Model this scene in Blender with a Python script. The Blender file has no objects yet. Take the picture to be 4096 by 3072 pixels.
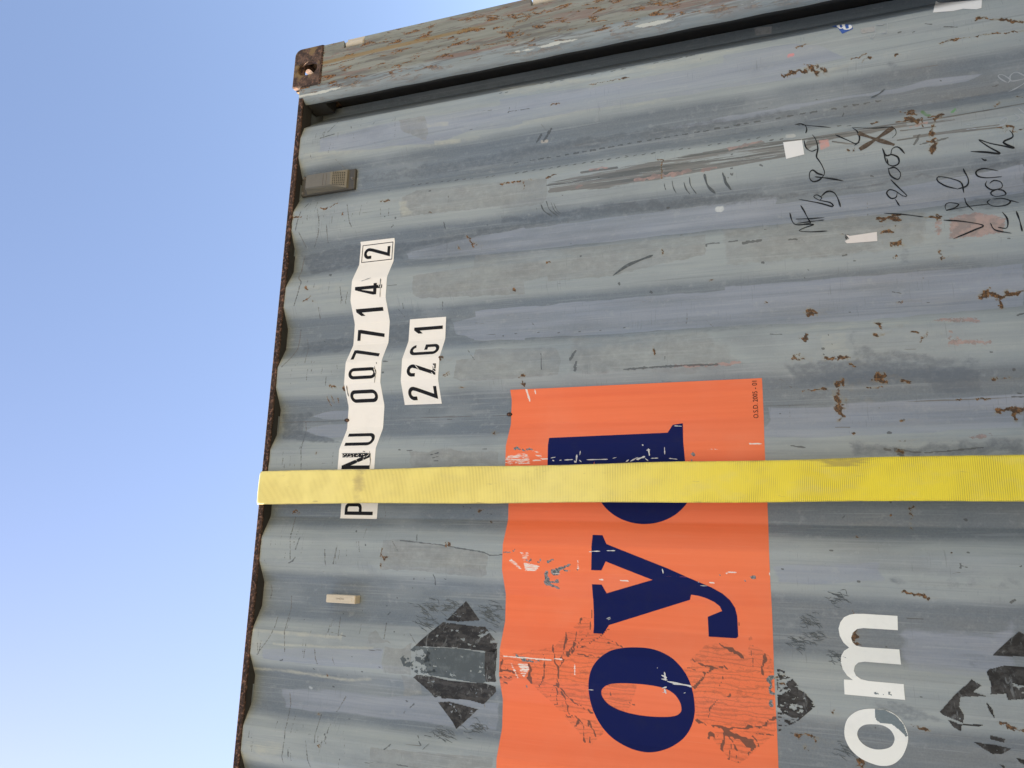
import bpy, bmesh, math, random
import numpy as np
from mathutils import Matrix, Vector
from mathutils.geometry import tessellate_polygon

random.seed(7)
scene = bpy.context.scene
COL = scene.collection

# ------------------------------------------------------------------ camera
DECK = 0.80                                  # height of the trailer deck the container stands on
CAMP = np.array([-1.78664, -2.02691, 0.95879])      # relative to the container's base corner
CAMR = np.array([[0.0288347, 0.3398659, -0.9400318],
                 [-0.9767773, 0.2093227, 0.0457182],
                 [0.212308, 0.9168834, 0.3380091]])  # rows: picture right, picture down, forward
FPX = 3035.138                               # focal length in pixels of the 4096 px wide photograph
cam = bpy.data.cameras.new("camera")
cam.sensor_width = 36.0
cam.lens = FPX / 4096 * 36.0
cam.clip_start = 0.05
cam.clip_end = 3000
camo = bpy.data.objects.new("camera", cam)
COL.objects.link(camo)
rx, dn, fw = CAMR
m = Matrix(((rx[0], -dn[0], -fw[0], CAMP[0]),
            (rx[1], -dn[1], -fw[1], CAMP[1]),
            (rx[2], -dn[2], -fw[2], CAMP[2] + DECK),
            (0, 0, 0, 1)))
camo.matrix_world = m
scene.camera = camo

# ------------------------------------------------------------------ sky, sun, exposure
SUN_EL, SUN_ROT = math.radians(46), math.radians(-64)
world = bpy.data.worlds.new("World")
scene.world = world
world.use_nodes = True
wnt = world.node_tree
sky = wnt.nodes.new('ShaderNodeTexSky')
sky.sky_type = 'NISHITA'
sky.sun_disc = False
sky.sun_elevation = SUN_EL
sky.sun_rotation = SUN_ROT
sky.air_density = 1.0
sky.dust_density = 0.7
sky.ozone_density = 0.7
tint = wnt.nodes.new('ShaderNodeMix')
tint.data_type = 'RGBA'
tint.blend_type = 'MULTIPLY'
tint.inputs[0].default_value = 1.0
tint.inputs[7].default_value = (1.05, .965, .955, 1)
wnt.links.new(sky.outputs[0], tint.inputs[6])
wnt.links.new(tint.outputs[2], wnt.nodes['Background'].inputs[0])
wnt.nodes['Background'].inputs[1].default_value = 0.064
sd = Vector((math.sin(SUN_ROT) * math.cos(SUN_EL), math.cos(SUN_ROT) * math.cos(SUN_EL), math.sin(SUN_EL)))
sun = bpy.data.lights.new("sun", 'SUN')
sun.energy = 5.0
sun.angle = math.radians(0.5)
sun.color = (1.0, 0.885, 0.71)
suno = bpy.data.objects.new("sun", sun)
COL.objects.link(suno)
suno.rotation_euler = sd.to_track_quat('Z', 'Y').to_euler()
suno.location = (0, 0, 30)
scene.view_settings.view_transform = 'Standard'
scene.view_settings.look = 'None'
scene.view_settings.gamma = 1.0
scene.view_settings.exposure = 2.2
scene.cycles.max_bounces = 8

# ------------------------------------------------------------------ the shape of the corrugated side
# local frame: origin at the container's base under the corner casting, X to the right end, Z up, outside is -Y
XB = np.arange(-6.2, 0.3, 0.002)


def prof_raw(X):
    t = (X + 1.114 + 0.139) % 0.278 - 0.139
    a = np.abs(t)
    y = np.where(a < 0.036, 0.048, np.where(a > 0.104, 0.012, 0.048 - 0.036 * (a - 0.036) / 0.068))
    return y


_raw = prof_raw(XB)
_e1, _e2 = np.clip((XB + 0.376) / 0.046, 0, 1), np.clip((XB + 0.330) / 0.092, 0, 1)
_raw = np.where(XB > -0.384, 0.012 + _e1 * 0.016 + _e2 * 0.106, _raw)      # beside the corner post the sheet folds deep inwards
_k = np.hanning(5)
_k /= _k.sum()
PROF = np.convolve(np.pad(_raw, 2, mode='edge'), _k, mode='valid')


def dent(X, Z):
    d = 0.0012 * np.sin(X * 5.1 + 0.7) * np.sin(Z * 4.3 + 0.4) + 0.0007 * np.sin(X * 19 + Z * 3) * np.sin(Z * 9.7 + 1.3) \
        + 0.0004 * np.sin(X * 31 + 2.0 + 3 * np.sin(Z * 5)) * np.sin(Z * 17 + X * 5)
    for (cx, cz, r, h) in ((-0.62, 1.75, .16, .004), (-1.25, 1.45, .14, .003), (-0.42, 1.95, .12, .0045), (-0.85, 0.75, .18, .005),
                           (-1.53, 0.72, .12, .006), (-1.90, 0.75, .13, .003), (-0.40, 2.30, .08, .004), (-0.70, 1.10, .10, .004)):
        d = d + h * np.exp(-((X - cx) ** 2 + ((Z - cz) * .6) ** 2) / r ** 2)
    return d


def surf(X, Z):
    return np.interp(X, XB, PROF) + dent(np.asarray(X), np.asarray(Z)) * np.clip((-0.24 - np.asarray(X)) / .05, 0, 1)


# survey sheets: where each sheet's origin lies and how much it is enlarged
SHEET = {'c1': (900, 0, 1.8433), 'c2': (2000, 0, 1.8433), 'c3': (2896, 0, 1.8433), 'c4': (900, 800, 1.8433), 'c5': (1900, 800, 1.8433),
         'c6': (2896, 800, 1.8433), 'b1': (900, 1600, 2.011), 'b2': (1900, 1600, 2.011), 'b3': (2996, 1600, 2.011),
         'd1': (900, 2250, 2.011), 'd2': (1900, 2250, 2.011), 'd3': (2996, 2250, 2.011)}


def onwall(sheet, pts):
    """Points read off a survey sheet -> (X, Z) on the corrugated side."""
    ox, oy, s = SHEET[sheet]
    p = np.asarray(pts, float)
    u = (ox + p[:, 0] / s - 2048) / FPX
    v = (oy + p[:, 1] / s - 1536) / FPX
    d = u[:, None] * rx + v[:, None] * dn + fw
    y = np.full(len(p), 0.03)
    for _ in range(30):
        t = (y - CAMP[1]) / d[:, 1]
        h = CAMP + t[:, None] * d
        y = 0.5 * y + 0.5 * np.interp(h[:, 0], XB, PROF)
    return np.stack([h[:, 0], h[:, 2]], 1)


# ------------------------------------------------------------------ node helpers
class NT:
    def __init__(self, name, rough=0.6, spec=0.4, metal=0.0):
        self.m = bpy.data.materials.new(name)
        self.m.use_nodes = True
        self.t = self.m.node_tree
        self.b = self.t.nodes['Principled BSDF']
        self.b.inputs['Roughness'].default_value = rough
        self.b.inputs['Specular IOR Level'].default_value = spec
        self.b.inputs['Metallic'].default_value = metal
        self.obj = None

    def n(self, kind, **kw):
        x = self.t.nodes.new(kind)
        for k, v in kw.items():
            setattr(x, k, v)
        return x

    def l(self, a, b):
        if isinstance(a, (int, float)):
            b.default_value = a
        elif isinstance(a, tuple):
            b.default_value = a if len(a) == 4 or b.type == 'VECTOR' else (*a, 1)
        else:
            self.t.links.new(a, b)

    def coords(self, sx=1, sy=1, sz=1):
        if self.obj is None:
            self.obj = self.n('ShaderNodeTexCoord').outputs['Object']
        mp = self.n('ShaderNodeMapping')
        mp.inputs['Scale'].default_value = (sx, sy, sz)
        self.l(self.obj, mp.inputs[0])
        return mp.outputs[0]

    def noise(self, sx, sy, sz, detail=4, rough=0.55, dist=0.0):
        x = self.n('ShaderNodeTexNoise')
        x.inputs['Scale'].default_value = 1
        x.inputs['Detail'].default_value = detail
        x.inputs['Roughness'].default_value = rough
        x.inputs['Distortion'].default_value = dist
        self.l(self.coords(sx, sy, sz), x.inputs['Vector'])
        return x.outputs['Fac']

    def math(self, op, a, b=0.0, c=0.0, clamp=False):
        x = self.n('ShaderNodeMath', operation=op, use_clamp=clamp)
        self.l(a, x.inputs[0])
        self.l(b, x.inputs[1])
        self.l(c, x.inputs[2])
        return x.outputs[0]

    def step(self, v, lo, hi, a=0.0, b=1.0):
        x = self.n('ShaderNodeMapRange', interpolation_type='SMOOTHSTEP')
        self.l(v, x.inputs[0])
        x.inputs[1].default_value = lo
        x.inputs[2].default_value = hi
        x.inputs[3].default_value = a
        x.inputs[4].default_value = b
        return x.outputs[0]

    def ragged(self, mask, noise, amp, lo=0.44, hi=0.56):
        v = self.math('MULTIPLY_ADD', self.math('SUBTRACT', noise, 0.5), amp, mask)
        return self.step(v, lo, hi)

    def mix(self, fac, a, b, blend='MIX'):
        x = self.n('ShaderNodeMix', data_type='RGBA', blend_type=blend)
        self.l(fac, x.inputs[0])
        self.l(a, x.inputs[6])
        self.l(b, x.inputs[7])
        return x.outputs[2]

    def attr(self, name):
        a = self.n('ShaderNodeAttribute', attribute_name=name)
        s = self.n('ShaderNodeSeparateColor')
        self.l(a.outputs['Color'], s.inputs[0])
        return s.outputs[0], s.outputs[1], s.outputs[2], a.outputs['Alpha'], a.outputs['Color']

    def bump(self, h, strength=0.3, dist=0.002):
        x = self.n('ShaderNodeBump')
        x.inputs['Strength'].default_value = strength
        x.inputs['Distance'].default_value = dist
        self.l(h, x.inputs['Height'])
        self.l(x.outputs[0], self.b.inputs['Normal'])

    def out(self, c, rough=None):
        self.l(c, self.b.inputs['Base Color'])
        if rough is not None:
            self.l(rough, self.b.inputs['Roughness'])
        return self.m


def rgb(*c):
    return tuple(c)


RUSTD, RUSTL = rgb(.052, .029, .013), rgb(.26, .125, .040)


def mat_wall():
    t = NT('worn_blue_grey_paint', rough=.42, spec=.5)
    rust, dark, pale, blue, _ = t.attr('wear_a')
    warm, primer, scrape, proud, _ = t.attr('wear_b')
    _, _, _, spot, spotc = t.attr('wear_shade_c')
    streak = t.noise(46, 46, 1.1, 4, .6)
    streak2 = t.noise(130, 130, 2.2, 3, .6)
    cloud = t.noise(7, 7, 3.2, 4, .6)
    fine = t.noise(170, 170, 170, 3, .6)
    mid = t.noise(48, 48, 40, 4, .65)
    hair = t.noise(16, 16, 330, 2, .5)
    hairgate = t.noise(9, 9, 6, 3, .6)
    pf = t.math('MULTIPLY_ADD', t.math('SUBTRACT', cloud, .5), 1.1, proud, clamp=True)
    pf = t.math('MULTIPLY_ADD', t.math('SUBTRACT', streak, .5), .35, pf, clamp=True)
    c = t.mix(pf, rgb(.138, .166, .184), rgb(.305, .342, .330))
    c = t.mix(t.step(streak, .35, .72, 0, .30), c, rgb(.135, .165, .190))
    c = t.mix(t.step(streak2, .50, .75, 0, .16), c, rgb(.33, .36, .36))
    c = t.mix(t.step(cloud, .52, .72, 0, .22), c, rgb(.30, .335, .35))
    # roller painted channels
    bl = t.ragged(blue, t.noise(42, 42, 6, 5, .65), .55, .39, .61)
    cb = t.mix(t.step(streak, .3, .7), rgb(.225, .258, .305), rgb(.285, .318, .365))
    c = t.mix(t.math('MULTIPLY', bl, t.step(t.noise(30, 30, 2.5, 4, .6), .3, .7, .45, .9)), c, cb)
    # dull worn patches
    wm = t.ragged(warm, t.noise(55, 55, 28, 5, .7), .8, .30, .66)
    wtex = t.noise(24, 24, 9, 5, .65)
    c = t.mix(t.math('MULTIPLY', wm, t.step(wtex, .25, .75, .35, .9)), c, t.mix(t.step(mid, .35, .65), rgb(.195, .205, .192), rgb(.250, .262, .245)))
    # pale lime streaks
    pl = t.ragged(pale, t.noise(75, 75, 16, 5, .7), 1.0, .18, .80)
    c = t.mix(t.math('MULTIPLY', pl, t.step(t.noise(50, 50, 30, 4, .7), .3, .7, .25, .75)), c, rgb(.43, .435, .355))
    # broad grime clouds and thin wash marks down the sheet
    c = t.mix(t.step(t.noise(4.2, 4.2, 1.6, 5, .65), .50, .74, 0, .42), c, rgb(.120, .140, .158))
    c = t.mix(t.step(t.noise(85, 85, .9, 3, .6), .60, .74, 0, .30), c, rgb(.37, .40, .39))
    c = t.mix(t.step(t.noise(75, 75, 1.3, 3, .6), .62, .76, 0, .34), c, rgb(.105, .125, .14))
    c = t.mix(t.step(mid, .56, .74, 0, .28), c, rgb(.36, .385, .37))
    c = t.mix(t.step(t.noise(260, 260, 3.5, 2, .5), .56, .70, 0, .15), c, rgb(.10, .12, .13))
    c = t.mix(t.step(t.noise(240, 240, 4.5, 2, .5), .58, .72, 0, .22), c, rgb(.40, .425, .42))
    c = t.mix(t.step(t.noise(230, 230, 230, 2, .6), .35, .65, 0, .10), c, rgb(.36, .38, .36))
    # fine hair scratches across the sheet
    hs = t.math('MULTIPLY', t.step(hair, .63, .70), t.step(hairgate, .5, .62))
    c = t.mix(t.math('MULTIPLY', hs, .35), c, rgb(.12, .135, .14))
    # rubbed bands
    sc = t.math('MULTIPLY', t.ragged(scrape, t.noise(190, 190, 4, 5, .75), 2.2, .46, .58), .85)
    c = t.mix(sc, c, t.mix(t.step(streak2, .35, .6), rgb(.050, .052, .048), rgb(.15, .145, .13)))
    pr = t.math('MULTIPLY', t.ragged(primer, t.noise(150, 150, 110, 5, .75), 1.7, .44, .58), .8)
    c = t.mix(pr, c, t.mix(t.step(mid, .4, .6), rgb(.36, .235, .20), rgb(.22, .16, .145)))
    # direct spots of other colours
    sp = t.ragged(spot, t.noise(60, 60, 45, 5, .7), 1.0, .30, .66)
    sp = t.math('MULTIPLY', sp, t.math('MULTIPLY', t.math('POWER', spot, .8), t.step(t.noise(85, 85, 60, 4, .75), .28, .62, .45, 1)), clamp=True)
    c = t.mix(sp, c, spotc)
    # dark scuffs
    dk = t.ragged(dark, t.noise(140, 140, 90, 4, .7), .75, .40, .60)
    c = t.mix(t.math('MULTIPLY', dk, .76), c, rgb(.050, .055, .055))
    # soft dust speckle
    c = t.mix(t.step(fine, .66, .74, 0, .25), c, rgb(.11, .12, .12))
    # stray chips of rust
    chip = t.noise(26, 26, 19, 3, .6)
    gate = t.noise(3.1, 3.1, 2.4, 2, .5)
    ch = t.math('MULTIPLY', t.step(chip, .765, .785), t.step(gate, .5, .6))
    ru = t.ragged(rust, t.noise(115, 115, 85, 6, .8), 1.9, .44, .60)
    halo = t.math('MULTIPLY', t.step(rust, .0, .6, 0, .55), t.step(mid, .3, .65))
    c = t.mix(halo, c, rgb(.25, .205, .105))
    ru = t.math('MAXIMUM', ru, ch)
    c = t.mix(ru, c, t.mix(t.step(t.noise(140, 140, 140, 4, .7), .42, .70), RUSTD, RUSTL))
    h = t.math('MULTIPLY_ADD', fine, .35, t.math('MULTIPLY', mid, .6))
    h = t.math('SUBTRACT', h, t.math('MULTIPLY', ru, .5))
    t.bump(h, .22, .0015)
    r = t.math('MULTIPLY_ADD', ru, .3, t.step(t.noise(20, 20, 3, 4, .6), .3, .7, .30, .52))
    return t.out(c, r)


def mat_post():
    t = NT('weathered_post_paint', rough=.6, spec=.3)
    s1 = t.noise(42, 42, 2.0, 5, .65)
    s2 = t.noise(70, 70, 5.5, 5, .7, .6)
    s3 = t.noise(24, 24, 2.6, 5, .7, .8)
    s4 = t.noise(55, 55, 14, 4, .7, .5)
    fine = t.noise(200, 200, 200, 3, .6)
    cloud = t.noise(7, 7, 2.2, 4, .6)
    band, chips, olive, lime, _ = t.attr('wear_a')
    c = t.mix(t.step(s1, .3, .7), rgb(.180, .186, .152), rgb(.268, .282, .245))
    c = t.mix(t.math('MULTIPLY', lime, .85), c, t.mix(t.step(s1, .3, .7), rgb(.20, .245, .265), rgb(.30, .34, .34)))
    c = t.mix(t.step(cloud, .55, .7, 0, .4), c, rgb(.24, .27, .255))
    g = t.math('MULTIPLY', t.step(s2, .50, .60), t.step(band, .05, .6))
    c = t.mix(t.math('MULTIPLY', g, .68), c, rgb(.115, .108, .098))
    g = t.math('MULTIPLY', t.step(s3, .53, .62), t.step(band, .1, .7))
    c = t.mix(t.math('MULTIPLY', g, .75), c, rgb(.215, .150, .125))
    g = t.math('MULTIPLY', t.step(s4, .545, .61), t.step(band, .1, .6))
    c = t.mix(g, c, t.mix(t.step(fine, .4, .6), RUSTD, RUSTL))
    c = t.mix(t.math('MULTIPLY', t.ragged(olive, t.noise(60, 60, 4, 4, .6), .7, .3, .7), .75), c, rgb(.255, .175, .070))
    ch = t.ragged(chips, t.noise(110, 110, 30, 4, .7), 1.5, .46, .54)
    c = t.mix(ch, c, rgb(.50, .52, .47))
    t.bump(t.math('MULTIPLY_ADD', s2, .5, fine), .3, .002)
    return t.out(c)


def mat_rust(name, light=.5, paint=.0, k=1.0):
    t = NT(name, rough=.75, spec=.2)
    a = t.noise(36, 36, 36, 5, .7)
    b = t.noise(120, 120, 120, 4, .65)
    c = t.mix(t.step(a, .42, .66), rgb(.030 * k, .021 * k, .017 * k), rgb(.085 * k, .054 * k, .040 * k))
    c = t.mix(t.step(b, .60 - .1 * light, .70, 0, .8), c, rgb(.27, .150, .105))
    if paint:
        pp = t.math('MULTIPLY', t.step(t.noise(20, 20, 20, 4, .6), .58 - .1 * paint, .68 - .1 * paint), .8)
        c = t.mix(pp, c, rgb(.215, .150, .075))
    t.bump(b, .5, .002)
    return t.out(c)


def mat_plain(name, col, rough=.55, spec=.35, dirt=.25, dcol=(.10, .09, .07), sc=30, bump=.1):
    t = NT(name, rough=rough, spec=spec)
    a = t.noise(sc, sc, sc, 5, .65)
    b = t.noise(sc * 6, sc * 6, sc * 6, 3, .6)
    c = t.mix(t.step(a, .45, .75, 0, dirt), rgb(*col), rgb(*dcol))
    c = t.mix(t.step(b, .62, .75, 0, dirt * .8), c, rgb(*dcol))
    t.bump(b, bump, .001)
    return t.out(c)


def mat_sign():
    t = NT('faded_orange_film', rough=.42, spec=.30)
    scratch, soot, grey, lines, _ = t.attr('wear_a')
    s = t.noise(60, 60, 1.6, 4, .6)
    s2 = t.noise(220, 220, 6, 3, .6)
    cl = t.noise(5, 5, 4, 4, .6)
    fine = t.noise(230, 230, 230, 3, .6)
    c = t.mix(t.step(s, .3, .7), rgb(.83, .172, .058), rgb(.87, .192, .068))
    c = t.mix(t.step(cl, .45, .75, 0, .4), c, rgb(.86, .24, .11))
    c = t.mix(t.step(s2, .6, .75, 0, .16), c, rgb(.86, .30, .17))
    # soot prints: branching fine lines
    wv = t.n('ShaderNodeTexWave', wave_type='BANDS', bands_direction='X')
    t.l(t.coords(1, 1, .25), wv.inputs[0])
    wv.inputs['Scale'].default_value = 26
    wv.inputs['Distortion'].default_value = 9
    wv.inputs['Detail'].default_value = 4
    wv.inputs['Detail Scale'].default_value = 2.2
    ln = t.step(wv.outputs['Fac'], .62, .95)
    vor = t.n('ShaderNodeTexVoronoi', feature='DISTANCE_TO_EDGE')
    t.l(t.coords(26, 1, 16), vor.inputs['Vector'])
    vl = t.step(vor.outputs['Distance'], .0, .07, 1, 0)
    blot = t.step(t.noise(40, 40, 30, 4, .7), .60, .66)
    ink = t.math('MULTIPLY_ADD', ln, .45, t.math('MULTIPLY_ADD', vl, .25, t.math('MULTIPLY', blot, .4)), clamp=True)
    c = t.mix(t.math('MULTIPLY', t.step(soot, .25, .6), t.math('MULTIPLY_ADD', ink, .52, .05)), c, rgb(.105, .052, .032))
    c = t.mix(t.math('MULTIPLY', t.ragged(lines, t.noise(90, 90, 60, 4, .7), .5), .85), c, rgb(.085, .050, .034))
    g = t.ragged(grey, t.noise(110, 110, 90, 4, .7), .7)
    c = t.mix(g, c, t.mix(t.step(fine, .4, .6), rgb(.09, .095, .09), rgb(.24, .26, .26)))
    w = t.ragged(scratch, t.noise(330, 330, 45, 4, .75), 1.3, .46, .54)
    c = t.mix(w, c, rgb(.78, .70, .62))
    c = t.mix(t.step(fine, .68, .76, 0, .2), c, rgb(.45, .12, .05))
    t.bump(t.math('MULTIPLY_ADD', s2, .4, fine), .10, .001)
    return t.out(c)


def mat_strap():
    t = NT('yellow_polyester_webbing', rough=.7, spec=.25)
    t.b.inputs['Sheen Weight'].default_value = .15
    w = t.n('ShaderNodeTexWave', wave_type='BANDS', bands_direction='Z', wave_profile='SIN')
    t.l(t.coords(1, 1, 1), w.inputs[0])
    w.inputs['Scale'].default_value = 70
    w.inputs['Distortion'].default_value = .35
    fade, grime, edge, _, _ = t.attr('wear_a')
    n1 = t.noise(30, 30, 12, 5, .65)
    n2 = t.noise(90, 90, 20, 4, .7)
    c = t.mix(fade, rgb(.86, .69, .045), rgb(.87, .755, .26))
    c = t.mix(t.step(n1, .45, .75, 0, .30), c, rgb(.74, .63, .24))
    rib = t.step(w.outputs['Fac'], .0, .42, 1, 0)
    ribg = t.step(t.noise(6, 6, 7, 3, .6), .38, .62, .12, .75)
    c = t.mix(t.math('MULTIPLY', rib, ribg), c, rgb(.36, .26, .05))
    c = t.mix(t.math('MULTIPLY', t.ragged(grime, n1, .9, .3, .7), .55), c, rgb(.30, .22, .12))
    c = t.mix(t.math('MULTIPLY', t.ragged(edge, n2, .9, .35, .65), .6), c, rgb(.28, .21, .09))
    c = t.mix(t.step(n2, .66, .74, 0, .45), c, rgb(.35, .28, .12))
    t.bump(t.math('MULTIPLY_ADD', n2, .3, w.outputs['Fac']), .38, .0012)
    return t.out(c)


def mat_residue():
    t = NT('dark_adhesive_residue', rough=.6, spec=.3)
    a = t.noise(60, 60, 40, 5, .7)
    b = t.noise(25, 25, 60, 4, .7, 1.0)
    c = t.mix(t.step(a, .4, .62), rgb(.020, .0190, .0175), rgb(.058, .056, .052))
    c = t.mix(t.step(b, .56, .66, 0, .7), c, rgb(.17, .18, .175))
    t.bump(a, .4, .001)
    return t.out(c)


M = dict(
    wall=mat_wall(), post=mat_post(), sign=mat_sign(), strap=mat_strap(), residue=mat_residue(),
    casting=mat_rust('rusted_cast_steel', .9, .6, 1.7), rail=mat_rust('rusted_rail_steel', 1.2, .0, .8),
    plainwall=mat_plain('blue_grey_paint', (.215, .255, .28), dirt=.35, dcol=(.14, .15, .15), sc=9),
    underside_shade=mat_plain('underside_shade_black', (.030, .030, .029), rough=.8, dirt=.1),  # near-black: shade put into rail slab and post lining, also the floor colour
    white=mat_plain('cream_white_film', (.86, .835, .765), rough=.5, spec=.25, dirt=.10, dcol=(.55, .52, .45), sc=22),
    lwhite=mat_plain('white_letter_film', (.86, .865, .79), rough=.42, dirt=.12, dcol=(.50, .52, .47), sc=24),
    ink=mat_plain('black_letter_film', (.012, .012, .013), rough=.55, spec=.12, dirt=.25, dcol=(.03, .03, .03), sc=60),
    navy=mat_plain('navy_letter_film', (.0062, .0115, .082), rough=.55, spec=.08, dirt=.30, dcol=(.016, .020, .066), sc=26),
    marker=mat_plain('black_marker_ink', (.019, .0205, .021), rough=.8, spec=.1, dirt=.5, dcol=(.06, .065, .065), sc=120),
    chalk=mat_plain('white_chalk', (.36, .385, .39), rough=.9, dirt=.5, dcol=(.28, .31, .32), sc=150),
    grey_scuff=mat_plain('grey_scuff', (.085, .098, .100), rough=.7, dirt=.7, dcol=(.17, .195, .20), sc=110),
    glue=mat_plain('grey_glue_film', (.072, .088, .093), rough=.6, dirt=.8, dcol=(.135, .160, .165), sc=45),
    white_scuff=mat_plain('white_scuff', (.62, .62, .60), rough=.6, dirt=.5, dcol=(.25, .26, .30), sc=160),
    rust_scuff=mat_plain('brown_spray', (.085, .060, .040), rough=.85, dirt=.6, dcol=(.20, .17, .13), sc=160),
    ventplate=mat_plain('dark_taupe_plate', (.070, .064, .050), rough=.45, dirt=.3, dcol=(.03, .03, .025), sc=30),
    vent=mat_plain('taupe_plastic', (.150, .138, .105), rough=.38, spec=.45, dirt=.25, dcol=(.07, .065, .055), sc=18),
    ventdark=mat_plain('dark_grille_hole', (.012, .012, .011), rough=.8),
    steel=mat_plain('dull_steel', (.16, .15, .135), rough=.4, dirt=.5, dcol=(.06, .045, .035), sc=120),
    block=mat_plain('cream_plastic', (.56, .50, .385), rough=.45, dirt=.2, dcol=(.35, .28, .20), sc=60),
    paper=mat_plain('white_paper_label', (.78, .77, .72), rough=.6, dirt=.08, dcol=(.5, .5, .45), sc=30),
    pinkpaper=mat_plain('pinkish_paper_label', (.74, .68, .61), rough=.6, dirt=.12, dcol=(.5, .45, .38), sc=40),
    tape=mat_plain('grey_tape_film', (.30, .315, .315), rough=.25, spec=.5, dirt=.6, dcol=(.19, .20, .20), sc=70),
    blue=mat_plain('blue_label_film', (.020, .090, .36), rough=.45, dirt=.2, dcol=(.02, .06, .2), sc=60),
    smear=mat_plain('teal_grey_paint_smear', (.155, .195, .205), rough=.5, dirt=.6, dcol=(.24, .28, .285), sc=160),
    rubber=mat_plain('tyre_rubber', (.022, .022, .022), rough=.8),
    chassis=mat_plain('red_oxide_chassis', (.16, .035, .025), rough=.6, dirt=.4, sc=8),
    deck=mat_plain('worn_deck_timber', (.16, .115, .075), rough=.8, dirt=.5, dcol=(.06, .05, .04), sc=12),
)
tg = NT('dusty_pale_ground', rough=.9, spec=.2)
ga, gb, gc = tg.noise(.15, .15, .15, 5, .6), tg.noise(60, 60, 60, 4, .7), tg.noise(2.2, 2.2, 2.2, 5, .6)
gcol = tg.mix(tg.step(ga, .3, .7), rgb(.31, .26, .175), rgb(.36, .30, .21))
gcol = tg.mix(tg.step(gb, .45, .7, 0, .5), gcol, rgb(.40, .34, .25))
gcol = tg.mix(tg.step(gc, .55, .75, 0, .5), gcol, rgb(.24, .20, .15))
tg.bump(gb, .6, .01)
M['ground'] = tg.out(gcol)


# ------------------------------------------------------------------ object helpers
def link(name, mesh, mat, parent=None):
    o = bpy.data.objects.new(name, mesh)
    COL.objects.link(o)
    if mat is not None:
        mesh.materials.append(mat)
    if parent is not None:
        o.parent = parent
    return o


def frombm(name, bm, mat, parent=None, smooth=False):
    me = bpy.data.meshes.new(name)
    bm.normal_update()
    bm.to_mesh(me)
    bm.free()
    if smooth:
        for p in me.polygons:
            p.use_smooth = True
    return link(name, me, mat, parent)


def empty(name, loc, label, cat):
    o = bpy.data.objects.new(name, None)
    COL.objects.link(o)
    o.location = loc
    o['label'] = label
    o['category'] = cat
    return o


def box(bm, x0, x1, y0, y1, z0, z1, bev=0.0, seg=2):
    r = bmesh.ops.create_cube(bm, size=1.0)
    vs = r['verts']
    for v in vs:
        v.co = Vector(((x0 + x1) / 2 + v.co.x * (x1 - x0), (y0 + y1) / 2 + v.co.y * (y1 - y0), (z0 + z1) / 2 + v.co.z * (z1 - z0)))
    if bev:
        es = list({e for v in vs for e in v.link_edges})
        bmesh.ops.bevel(bm, geom=es, offset=bev, segments=seg, affect='EDGES', profile=.5)


def cyl(bm, p, axis, r, h, seg=20, r2=None):
    q = Vector(axis).to_track_quat('Z', 'Y').to_matrix().to_4x4()
    bmesh.ops.create_cone(bm, cap_ends=True, segments=seg, radius1=r, radius2=r if r2 is None else r2, depth=h,
                          matrix=Matrix.Translation(Vector(p)) @ q)


def prism(bm, loop, y0, y1, hole=None, bev=0.0):
    """Extrude an (X, Z) outline, with an optional hole, from y0 to y1."""
    loops = [loop] + ([hole] if hole else [])
    tris = tessellate_polygon([[Vector((a, b, 0)) for a, b in lp] for lp in loops])
    flat = [p for lp in loops for p in lp]
    f = [bm.verts.new((a, y0, b)) for a, b in flat]
    k = [bm.verts.new((a, y1, b)) for a, b in flat]
    for t in tris:
        for vs in ([f[i] for i in t], [k[i] for i in reversed(t)]):
            try:
                bm.faces.new(vs)
            except ValueError:
                pass
    s = 0
    for lp in loops:
        n = len(lp)
        for i in range(n):
            a, b = s + i, s + (i + 1) % n
            bm.faces.new((f[a], f[b], k[b], k[a]))
        s += n
    bmesh.ops.recalc_face_normals(bm, faces=bm.faces)


def smooth_loop(pts, n=6):
    """Closed Catmull-Rom through the points."""
    p = np.asarray(pts, float)
    out = []
    N = len(p)
    for i in range(N):
        a, b, c, d = p[i - 1], p[i], p[(i + 1) % N], p[(i + 2) % N]
        for j in range(n):
            t = j / n
            out.append(.5 * (2 * b + (c - a) * t + (2 * a - 5 * b + 4 * c - d) * t * t + (3 * b - a - 3 * c + d) * t ** 3))
    return [tuple(q) for q in out]


def smooth_line(pts, step=.004):
    p = np.asarray(pts, float)
    if len(p) == 2:
        n = max(2, int(np.linalg.norm(p[1] - p[0]) / step))
        t = np.linspace(0, 1, n + 1)[:, None]
        return p[0] * (1 - t) + p[1] * t
    q = np.vstack([2 * p[0] - p[1], p, 2 * p[-1] - p[-2]])
    out = []
    for i in range(1, len(q) - 2):
        a, b, c, d = q[i - 1], q[i], q[i + 1], q[i + 2]
        n = max(2, int(np.linalg.norm(c - b) / step))
        for j in range(n):
            t = j / n
            out.append(.5 * (2 * b + (c - a) * t + (2 * a - 5 * b + 4 * c - d) * t * t + (3 * b - a - 3 * c + d) * t ** 3))
    out.append(q[-2])
    return np.array(out)


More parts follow.
